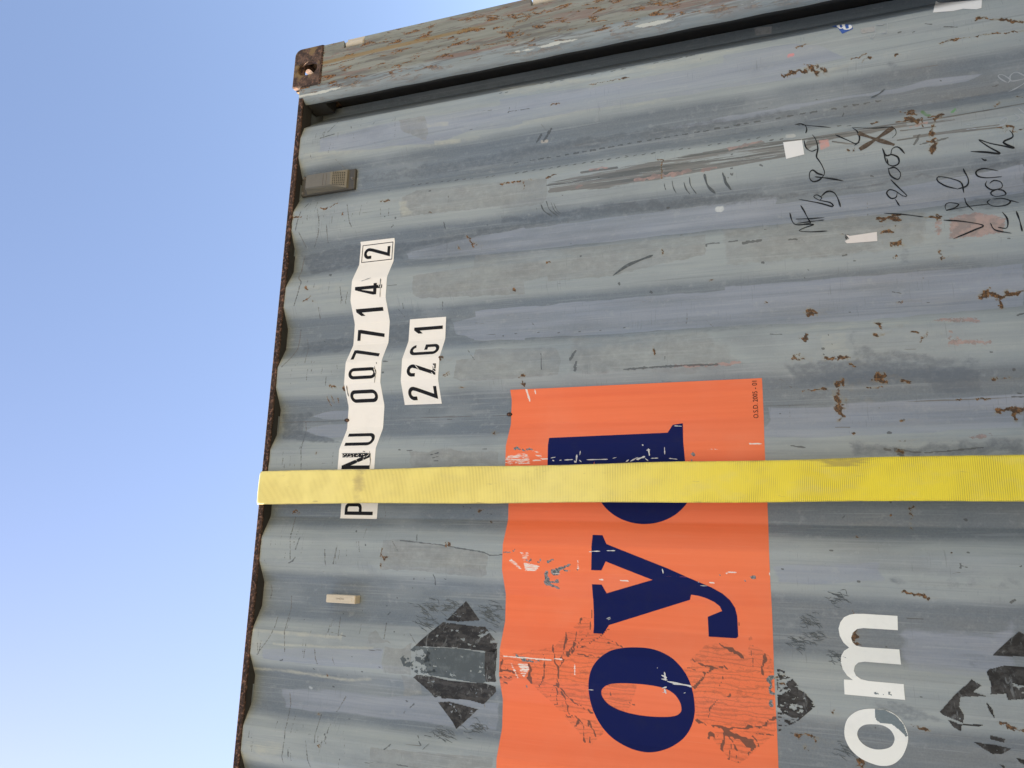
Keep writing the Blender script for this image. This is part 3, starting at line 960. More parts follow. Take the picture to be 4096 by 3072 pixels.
# rust
RUST = {
    'c1': [([(705, 1530), (735, 1545), (760, 1525)], 14), ([(780, 1522), (825, 1500)], 10), ([(1140, 1487), (1180, 1482), (1215, 1480)], 12), ([(870, 1562), (871, 1580)], 10),
           ([(500, 1607), (560, 1598)], 12), ([(2010, 1353), (2060, 1348)], 14), ([(2110, 1338), (2200, 1330)], 10), ([(2200, 1330), (2203, 1395)], 9), ([(1500, 1565), (1525, 1565)], 9)],
    'c2': [([(0, 1357), (60, 1345)], 12), ([(85, 1340), (180, 1328)], 12), ([(178, 1328), (172, 1398)], 10), ([(210, 1322), (225, 1318)], 14), ([(375, 772), (440, 760)], 12),
           ([(340, 1308), (425, 1280)], 8), ([(1170, 1178), (1190, 1176)], 16), ([(1192, 1185), (1193, 1310)], 8), ([(660, 625), (960, 565)], 7)],
    'c3': [([(430, 550), (520, 530), (600, 515)], 16), ([(620, 500), (690, 535)], 22), ([(690, 492), (760, 525)], 20), ([(590, 470), (700, 490)], 8), ([(1030, 442), (1090, 420)], 14),
           ([(1260, 410), (1300, 398)], 9), ([(1590, 320), (1640, 312), (1710, 290)], 13), ([(1860, 133), (2040, 142), (2212, 165)], 13), ([(530, 342), (600, 328)], 12),
           ([(1345, 830), (1400, 832)], 30), ([(1350, 875), (1410, 888)], 34), ([(1090, 908), (1150, 898)], 11), ([(1270, 896), (1340, 888)], 9), ([(1520, 855), (1600, 850)], 24),
           ([(1555, 880), (1540, 960), (1520, 1000)], 15), ([(1530, 1030), (1537, 1130)], 24), ([(1500, 1035), (1560, 1030)], 20), ([(1455, 870), (1455, 930)], 10),
           ([(2040, 947), (2120, 940)], 20), ([(1985, 785), (2030, 760)], 14), ([(915, 1105), (925, 1115)], 14), ([(955, 1100), (950, 1120)], 12), ([(1150, 1612), (1200, 1600), (1260, 1605)], 36),
           ([(1480, 1600), (1550, 1598), (1610, 1588)], 14), ([(2180, 720), (2212, 715)], 16), ([(2130, 965), (2212, 955)], 16), ([(940, 435), (1050, 400)], 9), ([(1700, 285), (2212, 225)], 7)],
    'c4': [([(590, 650), (605, 655)], 20), ([(575, 748), (630, 712)], 10), ([(645, 745), (650, 755)], 10), ([(775, 1372), (825, 1385)], 16), ([(870, 1385), (910, 1370)], 14), ([(880, 1395), (885, 1410)], 14),
           ([(1590, 1155), (1600, 1180)], 18), ([(1718, 330), (1730, 360)], 12), ([(1790, 270), (1815, 320), (1835, 350)], 12), ([(1815, 320), (1845, 322)], 14), ([(2130, 655), (2140, 662)], 12),
           ([(755, 1450), (780, 1520)], 9), ([(785, 1440), (800, 1500)], 9), ([(830, 1460), (840, 1500)], 6), ([(1735, 1380), (1760, 1385)], 12), ([(1600, 1300), (1650, 1260)], 7), ([(1620, 1300), (1660, 1280)], 7)],
    'c5': [([(275, 655), (300, 668)], 12), ([(1380, 365), (1386, 400)], 12), ([(1315, 1080), (1322, 1140)], 9), ([(350, 1335), (365, 1360)], 14), ([(340, 1350), (375, 1352)], 10), ([(320, 1305), (370, 1290)], 7),
           ([(525, 455), (550, 460)], 7), ([(1735, 593), (1765, 588)], 6), ([(2130, 768), (2160, 760)], 8)],
    'c6': [([(1150, 132), (1205, 122), (1265, 130)], 34), ([(1150, 232), (1225, 212)], 28), ([(1220, 318), (1320, 288)], 32), ([(1510, 127), (1610, 118)], 11), ([(1575, 100), (1580, 140)], 9), ([(1600, 368), (1606, 428)], 18),
           ([(1590, 370), (1612, 368)], 12), ([(1592, 425), (1618, 425)], 16), ([(1240, 427), (1275, 413)], 9), ([(620, 835), (640, 820), (665, 830)], 24), ([(630, 850), (655, 850)], 18), ([(560, 1000), (590, 1010), (610, 1000)], 20),
           ([(590, 1025), (600, 1035)], 10), ([(510, 1160), (530, 1145), (560, 1140)], 10), ([(515, 1165), (550, 1180), (590, 1170)], 16), ([(740, 1158), (800, 1166)], 14), ([(855, 1175), (935, 1165)], 18), ([(920, 1210), (960, 1212)], 16),
           ([(1120, 1315), (1140, 1295), (1165, 1310)], 34), ([(1310, 1330), (1375, 1350)], 14), ([(815, 1360), (850, 1340), (890, 1350)], 26), ([(855, 1400), (850, 1480), (858, 1580)], 34), ([(570, 1407), (660, 1398), (760, 1393)], 9),
           ([(1130, 905), (1165, 940)], 18), ([(1110, 992), (1165, 980)], 16), ([(1455, 1030), (1500, 985)], 12), ([(1900, 715), (1960, 680), (2020, 690)], 22), ([(1980, 700), (2090, 690), (2212, 665)], 28), ([(2030, 700), (2050, 790)], 16),
           ([(2005, 1567), (2100, 1545), (2212, 1548)], 20), ([(2140, 1560), (2152, 1620)], 18), ([(1980, 1312), (2090, 1308)], 12), ([(1860, 1462), (1960, 1455)], 10), ([(1720, 1470), (1740, 1470)], 8), ([(1050, 1385), (1170, 1378)], 7),
           ([(305, 765), (320, 762)], 9), ([(1292, 750), (1310, 748)], 12), ([(1390, 975), (1440, 985)], 8), ([(870, 250), (880, 252)], 6)],
    'b1': [([(550, 915), (575, 880), (590, 915)], 10), ([(600, 890), (602, 910)], 8), ([(1263, 1190), (1255, 1250)], 10), ([(1250, 1262), (1300, 1262)], 12), ([(1262, 1270), (1290, 1280)], 12), ([(1250, 1320), (1255, 1350)], 13),
           ([(1778, 1148), (1780, 1178)], 10), ([(1803, 1150), (1805, 1175)], 11), ([(2145, 268), (2200, 268)], 12), ([(2030, 890), (2090, 885)], 12), ([(730, 415), (733, 430)], 10), ([(2142, 975), (2144, 985)], 8), ([(980, 145), (1000, 145)], 14)],
    'b3': [([(735, 0), (735, 60), (740, 125)], 34), ([(690, 38), (770, 36)], 9), ([(835, 265), (855, 265)], 14), ([(1303, 850), (1304, 912)], 18), ([(1305, 945), (1305, 950)], 8), ([(1305, 985), (1306, 995)], 8), ([(1305, 1020), (1312, 1030)], 9),
           ([(850, 1100), (880, 1103)], 10), ([(1990, 100), (2100, 65), (2212, 70)], 20), ([(2120, 90), (2150, 165)], 18), ([(1235, 1547), (1340, 1555), (1400, 1575), (1445, 1600)], 12), ([(765, 850), (766, 860)], 9), ([(1215, 160), (1245, 160)], 12),
           ([(1200, 395), (1230, 410)], 14), ([(1215, 330), (1260, 330)], 10)],
    'd1': [([(750, 1217), (775, 1217)], 12), ([(750, 1460), (752, 1480)], 9), ([(822, 900), (830, 912)], 7), ([(2085, 1150), (2088, 1165)], 8)],
    'd3': [([(385, 1380), (400, 1420)], 12), ([(385, 1390), (460, 1388), (550, 1415)], 12), ([(515, 1400), (530, 1440)], 12), ([(455, 1475), (455, 1505)], 14), ([(683, 1198), (684, 1212)], 12), ([(1310, 1310), (1400, 1330), (1460, 1352)], 9),
           ([(2010, 1290), (2060, 1300), (2212, 1345)], 13), ([(2060, 1320), (2130, 1340)], 9), ([(835, 385), (840, 400), (860, 408)], 18), ([(905, 1590), (905, 1653)], 40), ([(890, 1440), (900, 1455)], 12),
           ([(850, 550), (850, 640)], 38), ([(1235, 242), (1340, 250), (1445, 288)], 11), ([(215, 915), (280, 912)], 8), ([(240, 965), (285, 975)], 8)],
}
for sh, L in RUST.items():
    for pts, w in L:
        W('rust', sh, pts, w * .85, 1, soft=.0030 if w < 12 else .0050 if w < 20 else .0085)
        if w >= 10:                                # thin stain running down from the chip
            q = onwall(sh, pts)
            lo = q[q[:, 1].argmin()]
            Fd.line('rust', [tuple(lo), (lo[0] + random.uniform(-.002, .002), lo[1] - random.uniform(.012, .022 + w * .0014))], .0035 + w * .00022, .21, .004)
# black scuffs
DARKS = {
    'c1': [([(755, 970), (870, 885)], 6), ([(585, 1530), (612, 1502)], 10), ([(700, 1015), (800, 985)], 8)],
    'c2': [([(265, 1050), (305, 992)], 12), ([(320, 1040), (355, 985), (378, 948)], 15), ([(1918, 1210), (1935, 1220)], 12), ([(1700, 1235), (1712, 1233)], 9), ([(2180, 915), (2212, 920)], 9), ([(60, 830), (70, 790)], 4), ([(70, 820), (215, 800)], 4)],
    'c3': [([(872, 858), (883, 835)], 10), ([(265, 1210), (285, 1220)], 10), ([(1285, 240), (1305, 235)], 10), ([(1390, 240), (1405, 235)], 7), ([(1480, 175), (1530, 180)], 5), ([(1620, 200), (1720, 200)], 7), ([(1975, 640), (2030, 625)], 7), ([(1440, 990), (1405, 1060)], 11), ([(1445, 1058), (1550, 1040), (1655, 1012)], 9)],
    'c4': [([(770, 553), (785, 556)], 16), ([(1225, 200), (1240, 185)], 6), ([(1615, 165), (1622, 210)], 7), ([(735, 1042), (738, 1046)], 8), ([(1165, 1190), (1200, 1188)], 7), ([(1605, 750), (1604, 810)], 5), ([(1310, 760), (1315, 800)], 5)],
    'c5': [([(1060, 612), (1066, 620)], 12), ([(1295, 680), (1305, 682)], 12), ([(705, 322), (712, 322)], 3), ([(1705, 340), (1712, 323), (1800, 316)], 9), ([(1872, 306), (1935, 298)], 9), ([(1980, 318), (2040, 308), (2100, 296)], 13), ([(700, 1172), (725, 1135), (742, 1110)], 14),
           ([(735, 1250), (742, 1192)], 16), ([(485, 1130), (488, 1250)], 6), ([(1320, 1090), (1325, 1140)], 6), ([(1400, 1155), (1398, 1180)], 6)],
    'c6': [([(35, 305), (95, 300)], 10), ([(140, 315), (265, 295)], 14), ([(480, 292), (535, 288)], 10), ([(875, 410), (905, 400)], 7), ([(955, 446), (968, 446)], 8), ([(920, 827), (928, 828)], 10), ([(1300, 1627), (1325, 1622)], 11), ([(620, 512), (625, 515)], 5), ([(590, 572), (597, 572)], 7), ([(2165, 850), (2212, 835)], 9), ([(765, 992), (768, 998)], 8), ([(795, 1060), (798, 1066)], 8), ([(725, 1098), (735, 1098)], 12), ([(730, 1138), (736, 1140)], 8), ([(822, 1170), (828, 1170)], 9), ([(1965, 1120), (1985, 1120)], 7), ([(2120, 1452), (2212, 1452)], 8), ([(600, 985), (618, 1030)], 9), ([(1255, 680), (1305, 688)], 4), ([(1495, 757), (1515, 757)], 4), ([(340, 990), (430, 990)], 4)],
    'b1': [([(1655, 440), (1715, 425)], 8), ([(1670, 465), (1715, 455)], 8), ([(1680, 490), (1715, 488)], 6), ([(1400, 400), (1410, 405)], 10), ([(1465, 407), (1510, 405)], 8), ([(510, 1310), (540, 1295), (565, 1262)], 8), ([(565, 1200), (582, 1150), (600, 1105)], 8), ([(1128, 1160), (1130, 1170)], 8), ([(2140, 975), (2145, 985)], 10), ([(1918, 855), (1922, 860)], 8), ([(1975, 868), (1980, 870)], 8), ([(2110, 910), (2115, 912)], 8), ([(2140, 918), (2146, 920)], 7), ([(2000, 922), (2003, 925)], 7), ([(1545, 1080), (1543, 1130)], 5), ([(1675, 1405), (1690, 1440), (1692, 1490)], 5), ([(1410, 1130), (1730, 1165), (1880, 1192), (2080, 1225), (2130, 1250), (2230, 1245)], 8), ([(2075, 395), (2105, 392)], 7)],
    'b3': [([(1215, 400), (1300, 412), (1400, 420), (1520, 415), (1700, 400), (1890, 380)], 8), ([(1190, 400), (1240, 408)], 26), ([(1205, 430), (1235, 440)], 20), ([(1095, 392), (1135, 402)], 12), ([(340, 365), (450, 380)], 8), ([(2105, 1625), (2120, 1615)], 18), ([(2125, 1610), (2140, 1608)], 10), ([(1700, 1318), (1705, 1350)], 12), ([(1705, 1330), (1755, 1345)], 5), ([(655, 1210), (668, 1210)], 10), ([(1755, 1228), (1770, 1228)], 9), ([(2180, 1338), (2195, 1336)], 12), ([(1225, 162), (1248, 158)], 12), ([(750, 950), (770, 930)], 7), ([(260, 1360), (275, 1362)], 5)],
    'd1': [([(1240, 843), (1248, 845)], 10), ([(1100, 877), (1107, 877)], 9), ([(980, 905), (986, 906)], 9), ([(1020, 756), (1024, 758)], 8), ([(1102, 385), (1106, 387)], 8), ([(950, 411), (955, 411)], 8), ([(636, 458), (640, 459)], 8), ([(1507, 205), (1511, 207)], 9), ([(1516, 135), (1520, 128)], 9), ([(1603, 131), (1607, 133)], 8), ([(1412, 210), (1416, 211)], 6), ([(1536, 226), (1538, 228)], 6), ([(1360, 553), (1364, 557)], 7), ([(1440, 580), (1444, 580)], 7), ([(1298, 350), (1304, 345)], 5), ([(1383, 285), (1386, 286)], 7), ([(1245, 343), (1248, 343)], 7), ([(445, 790), (465, 780)], 12), ([(1485, 1170), (1520, 1137)], 7), ([(1436, 1212), (1450, 1190)], 8), ([(1280, 1505), (1330, 1465)], 9), ([(1590, 1505), (1640, 1458)], 5), ([(1560, 1440), (1575, 1470)], 7), ([(1550, 1395), (1560, 1415)], 5), ([(1380, 1625), (1470, 1640)], 7), ([(505, 1500), (508, 1560)], 6), ([(1310, 420), (1330, 398)], 5)],
    'd3': [([(1013, 1325), (1016, 1338)], 9), ([(1380, 1080), (1395, 1080)], 6)],
}
for sh, L in DARKS.items():
    for pts, w in L:
        W('dark', sh, pts, w)
# long hair-fine scratches near the top edge
for sh, pts, w in (('c4', [(590, 415), (575, 480), (545, 570), (560, 620), (510, 780)], 9), ('c4', [(562, 960), (550, 1050), (500, 1150), (420, 1230)], 9), ('c4', [(558, 85), (535, 150), (520, 225)], 9),
                   ('b1', [(568, 935), (525, 1100), (522, 1290)], 5), ('b1', [(650, 180), (610, 420), (610, 560)], 4), ('d1', [(535, 270), (500, 480), (480, 720)], 5), ('d1', [(525, 1050), (485, 1350), (468, 1610)], 5),
                   ('d1', [(975, 1078), (900, 1200)], 5), ('d1', [(430, 420), (380, 560), (260, 740)], 4), ('d1', [(720, 690), (745, 820)], 4), ('d1', [(780, 1220), (720, 1450)], 4), ('d1', [(850, 1300), (800, 1440)], 4), ('d1', [(650, 1440), (690, 1650)], 5),
                   ('d1', [(370, 180), (380, 230), (365, 290)], 6), ('c4', [(680, 60), (690, 200), (660, 350)], 4), ('c4', [(900, 30), (915, 150), (935, 200)], 4), ('c4', [(750, 180), (760, 320)], 4), ('c4', [(545, 240), (600, 350)], 4),
                   ('c4', [(610, 1030), (590, 1200)], 4), ('c4', [(850, 640), (860, 740)], 4), ('c4', [(690, 790), (705, 880)], 4), ('b1', [(800, 1200), (810, 1330)], 4), ('b1', [(900, 1170), (870, 1320)], 4), ('d1', [(1300, 480), (1280, 610)], 4), ('d1', [(930, 440), (910, 590)], 4)):
    W('scrape', sh, pts, w, .95, soft=.0014)
for k in range(130):                              # short scratches along the top of each proud flat
    cx = -1.253 + .278 * random.randint(-4, 3) + random.uniform(-.05, .05)
    cz = random.uniform(2.16, 2.52)
    L = random.uniform(.01, .045)
    Fd.line('scrape', [(cx, cz), (cx + L, cz + random.uniform(-.006, .006))], .0026, random.uniform(.5, .9), .0013)
for k in range(90):
    cx, cz = random.uniform(-2.4, -.35), random.uniform(.4, 2.4)
    L = random.uniform(.01, .06)
    a = random.choice((0, 0, 0, 1.57, .8)) + random.uniform(-.15, .15)
    Fd.line('scrape', [(cx, cz), (cx + L * math.sin(a), cz + L * math.cos(a))], .0026, random.uniform(.5, .8), .0013)
for k in range(60):
    cx, cz = random.uniform(-2.4, -.35), random.uniform(.4, 2.4)
    Fd.line('dark', [(cx, cz), (cx + .001, cz + random.uniform(.001, .006))], random.uniform(.003, .006), .9, .0015)
# weld seam of two sheets
for a, b in (((-1.399, .2), (-1.399, 2.55)),):
    Fd.line('scrape', [a, b], .0028, .8, .0014)
# spots of other colours
for sh, pts, w, col in (('c3', [(1462, 822), (1490, 845), (1512, 848)], 20, (.07, .20, .06)), ('c3', [(1682, 828), (1703, 805)], 16, (.10, .30, .09)), ('c3', [(480, 410), (505, 405)], 26, (.62, .22, .22)),
                        ('c3', [(475, 1000), (505, 998)], 38, (.47, .48, .44)), ('c2', [(1605, 1540), (1630, 1540)], 38, (.52, .55, .53)), ('c3', [(1185, 925), (1195, 935)], 6, (.2, .1, .06)), ('d1', [(685, 1000), (700, 1012)], 18, (.40, .44, .46)),
                        ('c2', [(310, 1045), (345, 1040)], 24, (.40, .37, .31)), ('b1', [(550, 910), (565, 890)], 8, (.3, .24, .2))):
    W('spot', sh, pts, w, 1, soft=.003, col=col)
W('spot', 'c3', [(700, 1032), (735, 1028), (775, 1022), (780, 1075), (745, 1085), (704, 1105)], None, 1, .003, (.50, .26, .23))
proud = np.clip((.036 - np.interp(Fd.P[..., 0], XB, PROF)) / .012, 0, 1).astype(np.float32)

V1, F1 = grid_mesh('side_panel', xs, zs, surf)
A = np.stack([Fd.d['rust'], Fd.d['dark'], Fd.d['pale'], Fd.d['blue']], -1).reshape(-1, 4)
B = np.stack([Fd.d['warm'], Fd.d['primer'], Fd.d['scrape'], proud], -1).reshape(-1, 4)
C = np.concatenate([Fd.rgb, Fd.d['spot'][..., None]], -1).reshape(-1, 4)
x2 = np.append(np.arange(-6.05, -2.66, .01), -2.66)
z2 = np.append(np.arange(.15, 2.55, .05), 2.55)
Vs, Fs, As, Bs, Cs = [V1], [F1], [A], [B], [C]
for xx, zz in ((x2, z2), (xs[::4], np.array([.15, .20]))):
    V2, F2 = grid_mesh('side_panel', xx, zz, surf)
    Fs.append(F2 + sum(len(v) for v in Vs))
    Vs.append(V2)
    z4 = np.zeros((len(V2), 4), np.float32)
    As.append(z4)
    b4 = z4.copy()
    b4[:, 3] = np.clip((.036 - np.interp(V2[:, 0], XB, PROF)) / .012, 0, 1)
    Bs.append(b4)
    Cs.append(z4)
me = mesh_np('side_panel', np.vstack(Vs), np.vstack(Fs))
set_attr(me, 'wear_a', np.vstack(As))
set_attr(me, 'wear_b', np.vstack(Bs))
set_attr(me, 'wear_shade_c', np.vstack(Cs))
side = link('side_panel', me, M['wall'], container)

# --- near right corner post: bent plate with two hinge cut-outs on its outer edge
px0, px1 = -0.026, -0.238
flat_end = -.212
sect = [(px0, .004)] + [(px0 - (px0 - flat_end) * k / 74, .004) for k in range(1, 75)]
for k in range(1, 9):
    a = k / 8 * math.pi / 2 * .92
    sect.append((flat_end - .026 * math.sin(a), .004 + .030 * (1 - math.cos(a))))
sect = np.array(sect)
pz = np.sort(np.append(np.arange(.118, 2.5601, .004), 2.473))
# the hinge pockets stay open along the outer edge
POCK = ((2.303, 2.388), (1.594, 1.682), (.90, .99), (.32, .41))
sx, sy = sect[:, 0], sect[:, 1]
nxp, nzp = len(sx), len(pz)
Xp = np.repeat(sx[:, None], nzp, 1)
Yp = np.repeat(sy[:, None], nzp, 1)
Zp = np.repeat(pz[None, :], nxp, 0)
edge_wob = .0012 * np.sin(Zp * 31) * (Xp < -.19)
Vp = np.stack([Xp, Yp + edge_wob, Zp], -1).reshape(-1, 3)
idx = np.arange(nxp * nzp).reshape(nxp, nzp)
Fp = np.stack([idx[:-1, :-1], idx[:-1, 1:], idx[1:, 1:], idx[1:, :-1]], -1).reshape(-1, 4)
cp = Vp[Fp].mean(1)
keep = ~((cp[:, 0] > -.1815) & (cp[:, 2] > 2.473))
for z0, z1 in POCK:
    keep &= ~((cp[:, 0] > -.056) & (cp[:, 2] > z0) & (cp[:, 2] < z1))
mp = mesh_np('corner_post', Vp, Fp[keep])
PF = Field(np.sort(np.unique(sx.round(6))), pz, ['band', 'chips', 'olive', 'lime'])
pband = np.exp(-((Xp + .140) / .060) ** 2) * .9 + .38 * (Xp > -.12) + .16 * (Xp < -.17)
plime = sstep((-.178 - Xp) / .014)
pch = np.exp(-((Xp + .214) / .007) ** 2) * (np.clip((Zp - 2.30) * 3, 0, .45) + 1.1 * vnoise(np.stack([Xp * 0 + 3, Zp], -1), 7, 4) ** 1.5)
pol = np.exp(-((Xp - (-.098 + .035 * (2.47 - Zp) * .3)) / .009) ** 2) * np.clip((Zp - 1.6) / .5, 0, 1)
set_attr(mp, 'wear_a', np.stack([pband, pch, pol, plime], -1).reshape(-1, 4))
post = link('corner_post', mp, M['post'], container)
bm = bmesh.new()                                # the plate's thickness: inner skin, pockets and outer edge
box(bm, -.205, -.060, .0060, .0340, .118, 2.473)
zz = [.118] + [q for z0, z1 in sorted(POCK) for q in (z0, z1)] + [2.473]
for a, b in zip(zz[::2], zz[1::2]):
    box(bm, -.0600 + .0003, px0 - .0003, .0060, .0330, a, b)
frombm('post_core', bm, M['plainwall'], container)
bm = bmesh.new()
box(bm, -.2345, -.1705, .0352, .046, .118, 2.4728)
box(bm, -.170, -.056, .0352, .160, .118, 2.4725)
box(bm, -.2345, -.1825, .0353, .110, 2.4732, 2.5565)
box(bm, -.1815, -.1702, .0465, .200, .118, 2.4724)
frombm('post_shade_lining', bm, M['underside_shade'], container)  # pieces added to close light leaks, coloured near-black to darken the cavity
V, F = [], []
for k in range(80):                             # weld bead under the casting
    x = -.178 + k * .152 / 79
    r = .0022 + .0014 * math.sin(k * 1.9) * math.sin(k * .7)
    for a in range(8):
        q = a * math.pi / 4
        V.append((x, .0032 + r * math.cos(q), 2.4728 + .0004 * math.sin(k) + (r + .001) * math.sin(q)))
    if k:
        F += [((k - 1) * 8 + a, (k - 1) * 8 + (a + 1) % 8, k * 8 + (a + 1) % 8, k * 8 + a) for a in range(8)]
me = bpy.data.meshes.new('weld_bead')
me.from_pydata(V, [], F)
link('weld_bead', me, M['rail'], container)
# hinges sitting in the pockets, and the door edge behind them
for k, (z0, z1) in enumerate(POCK):
    bm = bmesh.new()
    cyl(bm, (-.037, .019, (z0 + z1) / 2), (0, 0, 1), .0125, z1 - z0 - .012, 20)
    bmesh.ops.bevel(bm, geom=[e for e in bm.edges if len(e.link_faces) == 2 and abs(e.calc_face_angle(0)) > 1], offset=.002, segments=2, affect='EDGES')
    box(bm, -.034, -.012, .020, .030, z0 + .006, z1 - .006)
    h = frombm('hinge', bm, M['block'] if k < 2 else M['plainwall'], container, smooth=False)


# --- corner castings
def arc(cx, cz, r, a0, a1, n=8):
    return [(cx + r * math.cos(math.radians(a0 + (a1 - a0) * i / n)), cz + r * math.sin(math.radians(a0 + (a1 - a0) * i / n))) for i in range(n + 1)]


def slot(cx, cz, w, h, n=10):
    r = min(w, h) / 2
    if h > w:
        return arc(cx, cz + h / 2 - r, r, 0, 180, n) + arc(cx, cz - h / 2 + r, r, 180, 360, n)
    return arc(cx + w / 2 - r, cz, r, -90, 90, n) + arc(cx - w / 2 + r, cz, r, 90, 270, n)


def casting(x_out, y_out, sxn, syn, z0, top):
    """Hollow casting; x_out, y_out its outer corner, sxn / syn +1 where that face looks along +X / +Y."""
    bm = bmesh.new()
    L, Wd, Hh, t = .158, .162, .118, .026
    # build for a right, near, top corner: outer X at 0, outer Y at 0 (facing -Y), top at Hh
    face = arc(-.026, Hh - .026, .026, 0, 90) + arc(-L + .008, Hh - .008, .008, 90, 180) + arc(-L + .004, .004, .004, 180, 270) + arc(-.004, .004, .004, 270, 360)
    prism(bm, face, .0035, .016, slot(-.086, .059, .050, .080))
    fi = [(a + (-.0035 if a > -L / 2 else .0035), b + (-.0035 if b > Hh / 2 else .0035)) for a, b in face]
    # chamfered front lip
    loops = [face, fi, slot(-.086, .059, .050, .080), slot(-.086, .059, .058, .088)]
    n = len(face)
    vf = [bm.verts.new((a, .0035, b)) for a, b in face]
    vi = [bm.verts.new((a, 0, b)) for a, b in fi]
    for i in range(n):
        bm.faces.new((vf[i], vf[(i + 1) % n], vi[(i + 1) % n], vi[i]))
    hs = slot(-.086, .059, .056, .086)
    hi = slot(-.086, .059, .050, .080)
    tris = tessellate_polygon([[Vector((a, b, 0)) for a, b in fi], [Vector((a, b, 0)) for a, b in hs]])
    hv = [bm.verts.new((a, 0, b)) for a, b in hs]
    al = vi + hv
    for tt in tris:
        try:
            bm.faces.new([al[i] for i in tt])
        except ValueError:
            pass
    hb = [bm.verts.new((a, .0035, b)) for a, b in hi]
    n = len(hs)
    for i in range(n):
        bm.faces.new((hv[i], hv[(i + 1) % n], hb[(i + 1) % n], hb[i]))
    # end plate (X = 0), with slot, built in the YZ plane then turned
    b2 = bmesh.new()
    prism(b2, [(-Wd + .002, .003), (-t - .0005, .003), (-t - .0005, Hh - .026), (-Wd + .002, Hh - .026)], .001, t, slot(-.085, .055, .05, .07))
    for v in b2.verts:
        v.co = Vector((-v.co.y, -v.co.x, v.co.z))
    # top plate with slot
    b3 = bmesh.new()
    prism(b3, [(-L + .002, t + .0005), (-t - .0005, t + .0005), (-t - .0005, Wd - .002), (-L + .002, Wd - .002)], Hh - .001 - t, Hh - .001, slot(-.080, .092, .068, .118))
    for v in b3.verts:
        v.co = Vector((v.co.x, v.co.z, v.co.y))
    # inner walls and floor
    b4 = bmesh.new()
    box(b4, -L + .002, -L + t - .004, t + .0008, Wd - .004, .0025, Hh - t - .0015)
    box(b4, -L + t - .0035, -t - .0008, Wd - .02, Wd - .003, .0025, Hh - t - .0015)
    for src in (b2, b3, b4):
        tmp = bpy.data.meshes.new('tmp')
        src.to_mesh(tmp)
        src.free()
        bm.from_mesh(tmp)
        bpy.data.meshes.remove(tmp)
    for v in bm.verts:
        x, y, z = v.co
        v.co = Vector((x_out + (x if sxn > 0 else -x), y_out + (y if syn < 0 else -y), z0 + (z if top else Hh - z)))
    bmesh.ops.recalc_face_normals(bm, faces=bm.faces)
    return frombm('corner_casting', bm, M['casting'], container)


for top in (True, False):
    z0 = H - .118 if top else 0.0
    for xo, sn in ((XR, 1), (XL, -1)):
        for yo, sy_ in ((YF, -1), (YK, 1)):
            casting(xo, yo, sn, sy_, z0, top)

# --- rails
bm = bmesh.new()
nseg = 600
xsr = np.linspace(XL + .16, -0.181, nseg)
rn = fbm(np.stack([xsr * 4, xsr * 0], -1), 9, 5)
loop = []
for i, x in enumerate(xsr):
    w = (rn[i] - .5) * .004
    loop.append([bm.verts.new(q) for q in ((x, .066, RT), (x, .010, RT), (x, .006 + w * .4, RT - .004), (x, .006 + w * .3, RB + .003 + w), (x, .008, RB + w),
                                           (x, .0135, RB + w), (x, .0135, RT - .005), (x, .066, RT - .005))])
for a, b in zip(loop[:-1], loop[1:]):
    for j in range(8):
        bm.faces.new((a[j], a[(j + 1) % 8], b[(j + 1) % 8], b[j]))
bmesh.ops.recalc_face_normals(bm, faces=bm.faces)
frombm('top_rail', bm, M['rail'], container)
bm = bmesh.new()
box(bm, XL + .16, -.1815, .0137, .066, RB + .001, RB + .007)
frombm('rail_shade_slab', bm, M['underside_shade'], container)  # near-black slab painting in the shade beneath the rail lip
bm = bmesh.new()
box(bm, XL + .16, XR - .16, YK - .066, YK - .006, RB, RT)
frombm('top_rail', bm, M['rail'], container)
for y0, y1 in ((.006, .056), (YK - .056, YK - .006)):
    bm = bmesh.new()
    box(bm, XL + .161, XR - .161, y0, y1, .004, .150, .003)
    frombm('bottom_rail', bm, M['plainwall'], container)

# --- far side, roof, front end, doors, floor, other posts
xx = np.arange(-6.05, -.2, .02)
zz = np.array([.15, 1.3, 2.545])
V, F = grid_mesh('side_panel', xx, zz, lambda X, Z: YK - np.interp(X, XB, PROF))
frombm_me = mesh_np('side_panel', V, F[:, ::-1])
link('side_panel', frombm_me, M['plainwall'], container)
yy = np.arange(.04, YK - .03, .02)
xx = np.arange(XL + .10, XR - .09, .01)
X, Y = np.meshgrid(xx, yy, indexing='ij')
V = np.stack([X, Y, 2.552 - .010 * np.clip(np.sin(X * 2 * math.pi / .209) * 1.6, -1, 1)], -1).reshape(-1, 3)
idx = np.arange(len(V)).reshape(X.shape)
F = np.stack([idx[:-1, :-1], idx[1:, :-1], idx[1:, 1:], idx[:-1, 1:]], -1).reshape(-1, 4)
link('roof', mesh_np('roof', V, F), M['plainwall'], container)
bm = bmesh.new()
box(bm, XL + .02, XL + .17, .004, .06, .119, 2.472, .004)
frombm('corner_post', bm, M['plainwall'], container)
bm = bmesh.new()
box(bm, XL + .02, XL + .17, YK - .06, YK - .004, .119, 2.472, .004)
frombm('corner_post', bm, M['plainwall'], container)
bm = bmesh.new()
box(bm, -.238, px0, YK - .046, YK - .004, .119, 2.472, .004)
frombm('corner_post', bm, M['plainwall'], container)
yy = np.arange(.06, YK - .055, .01)
zz = np.array([.15, 2.54])
Y, Z = np.meshgrid(yy, zz, indexing='ij')
V = np.stack([XL + .04 + .02 * np.clip(np.sin(Y * 2 * math.pi / .25) * 1.6, -1, 1), Y, Z], -1).reshape(-1, 3)
idx = np.arange(len(V)).reshape(Y.shape)
F = np.stack([idx[:-1, :-1], idx[:-1, 1:], idx[1:, 1:], idx[1:, :-1]], -1).reshape(-1, 4)
link('front_panel', mesh_np('front_panel', V, F), M['plainwall'], container)
bm = bmesh.new()
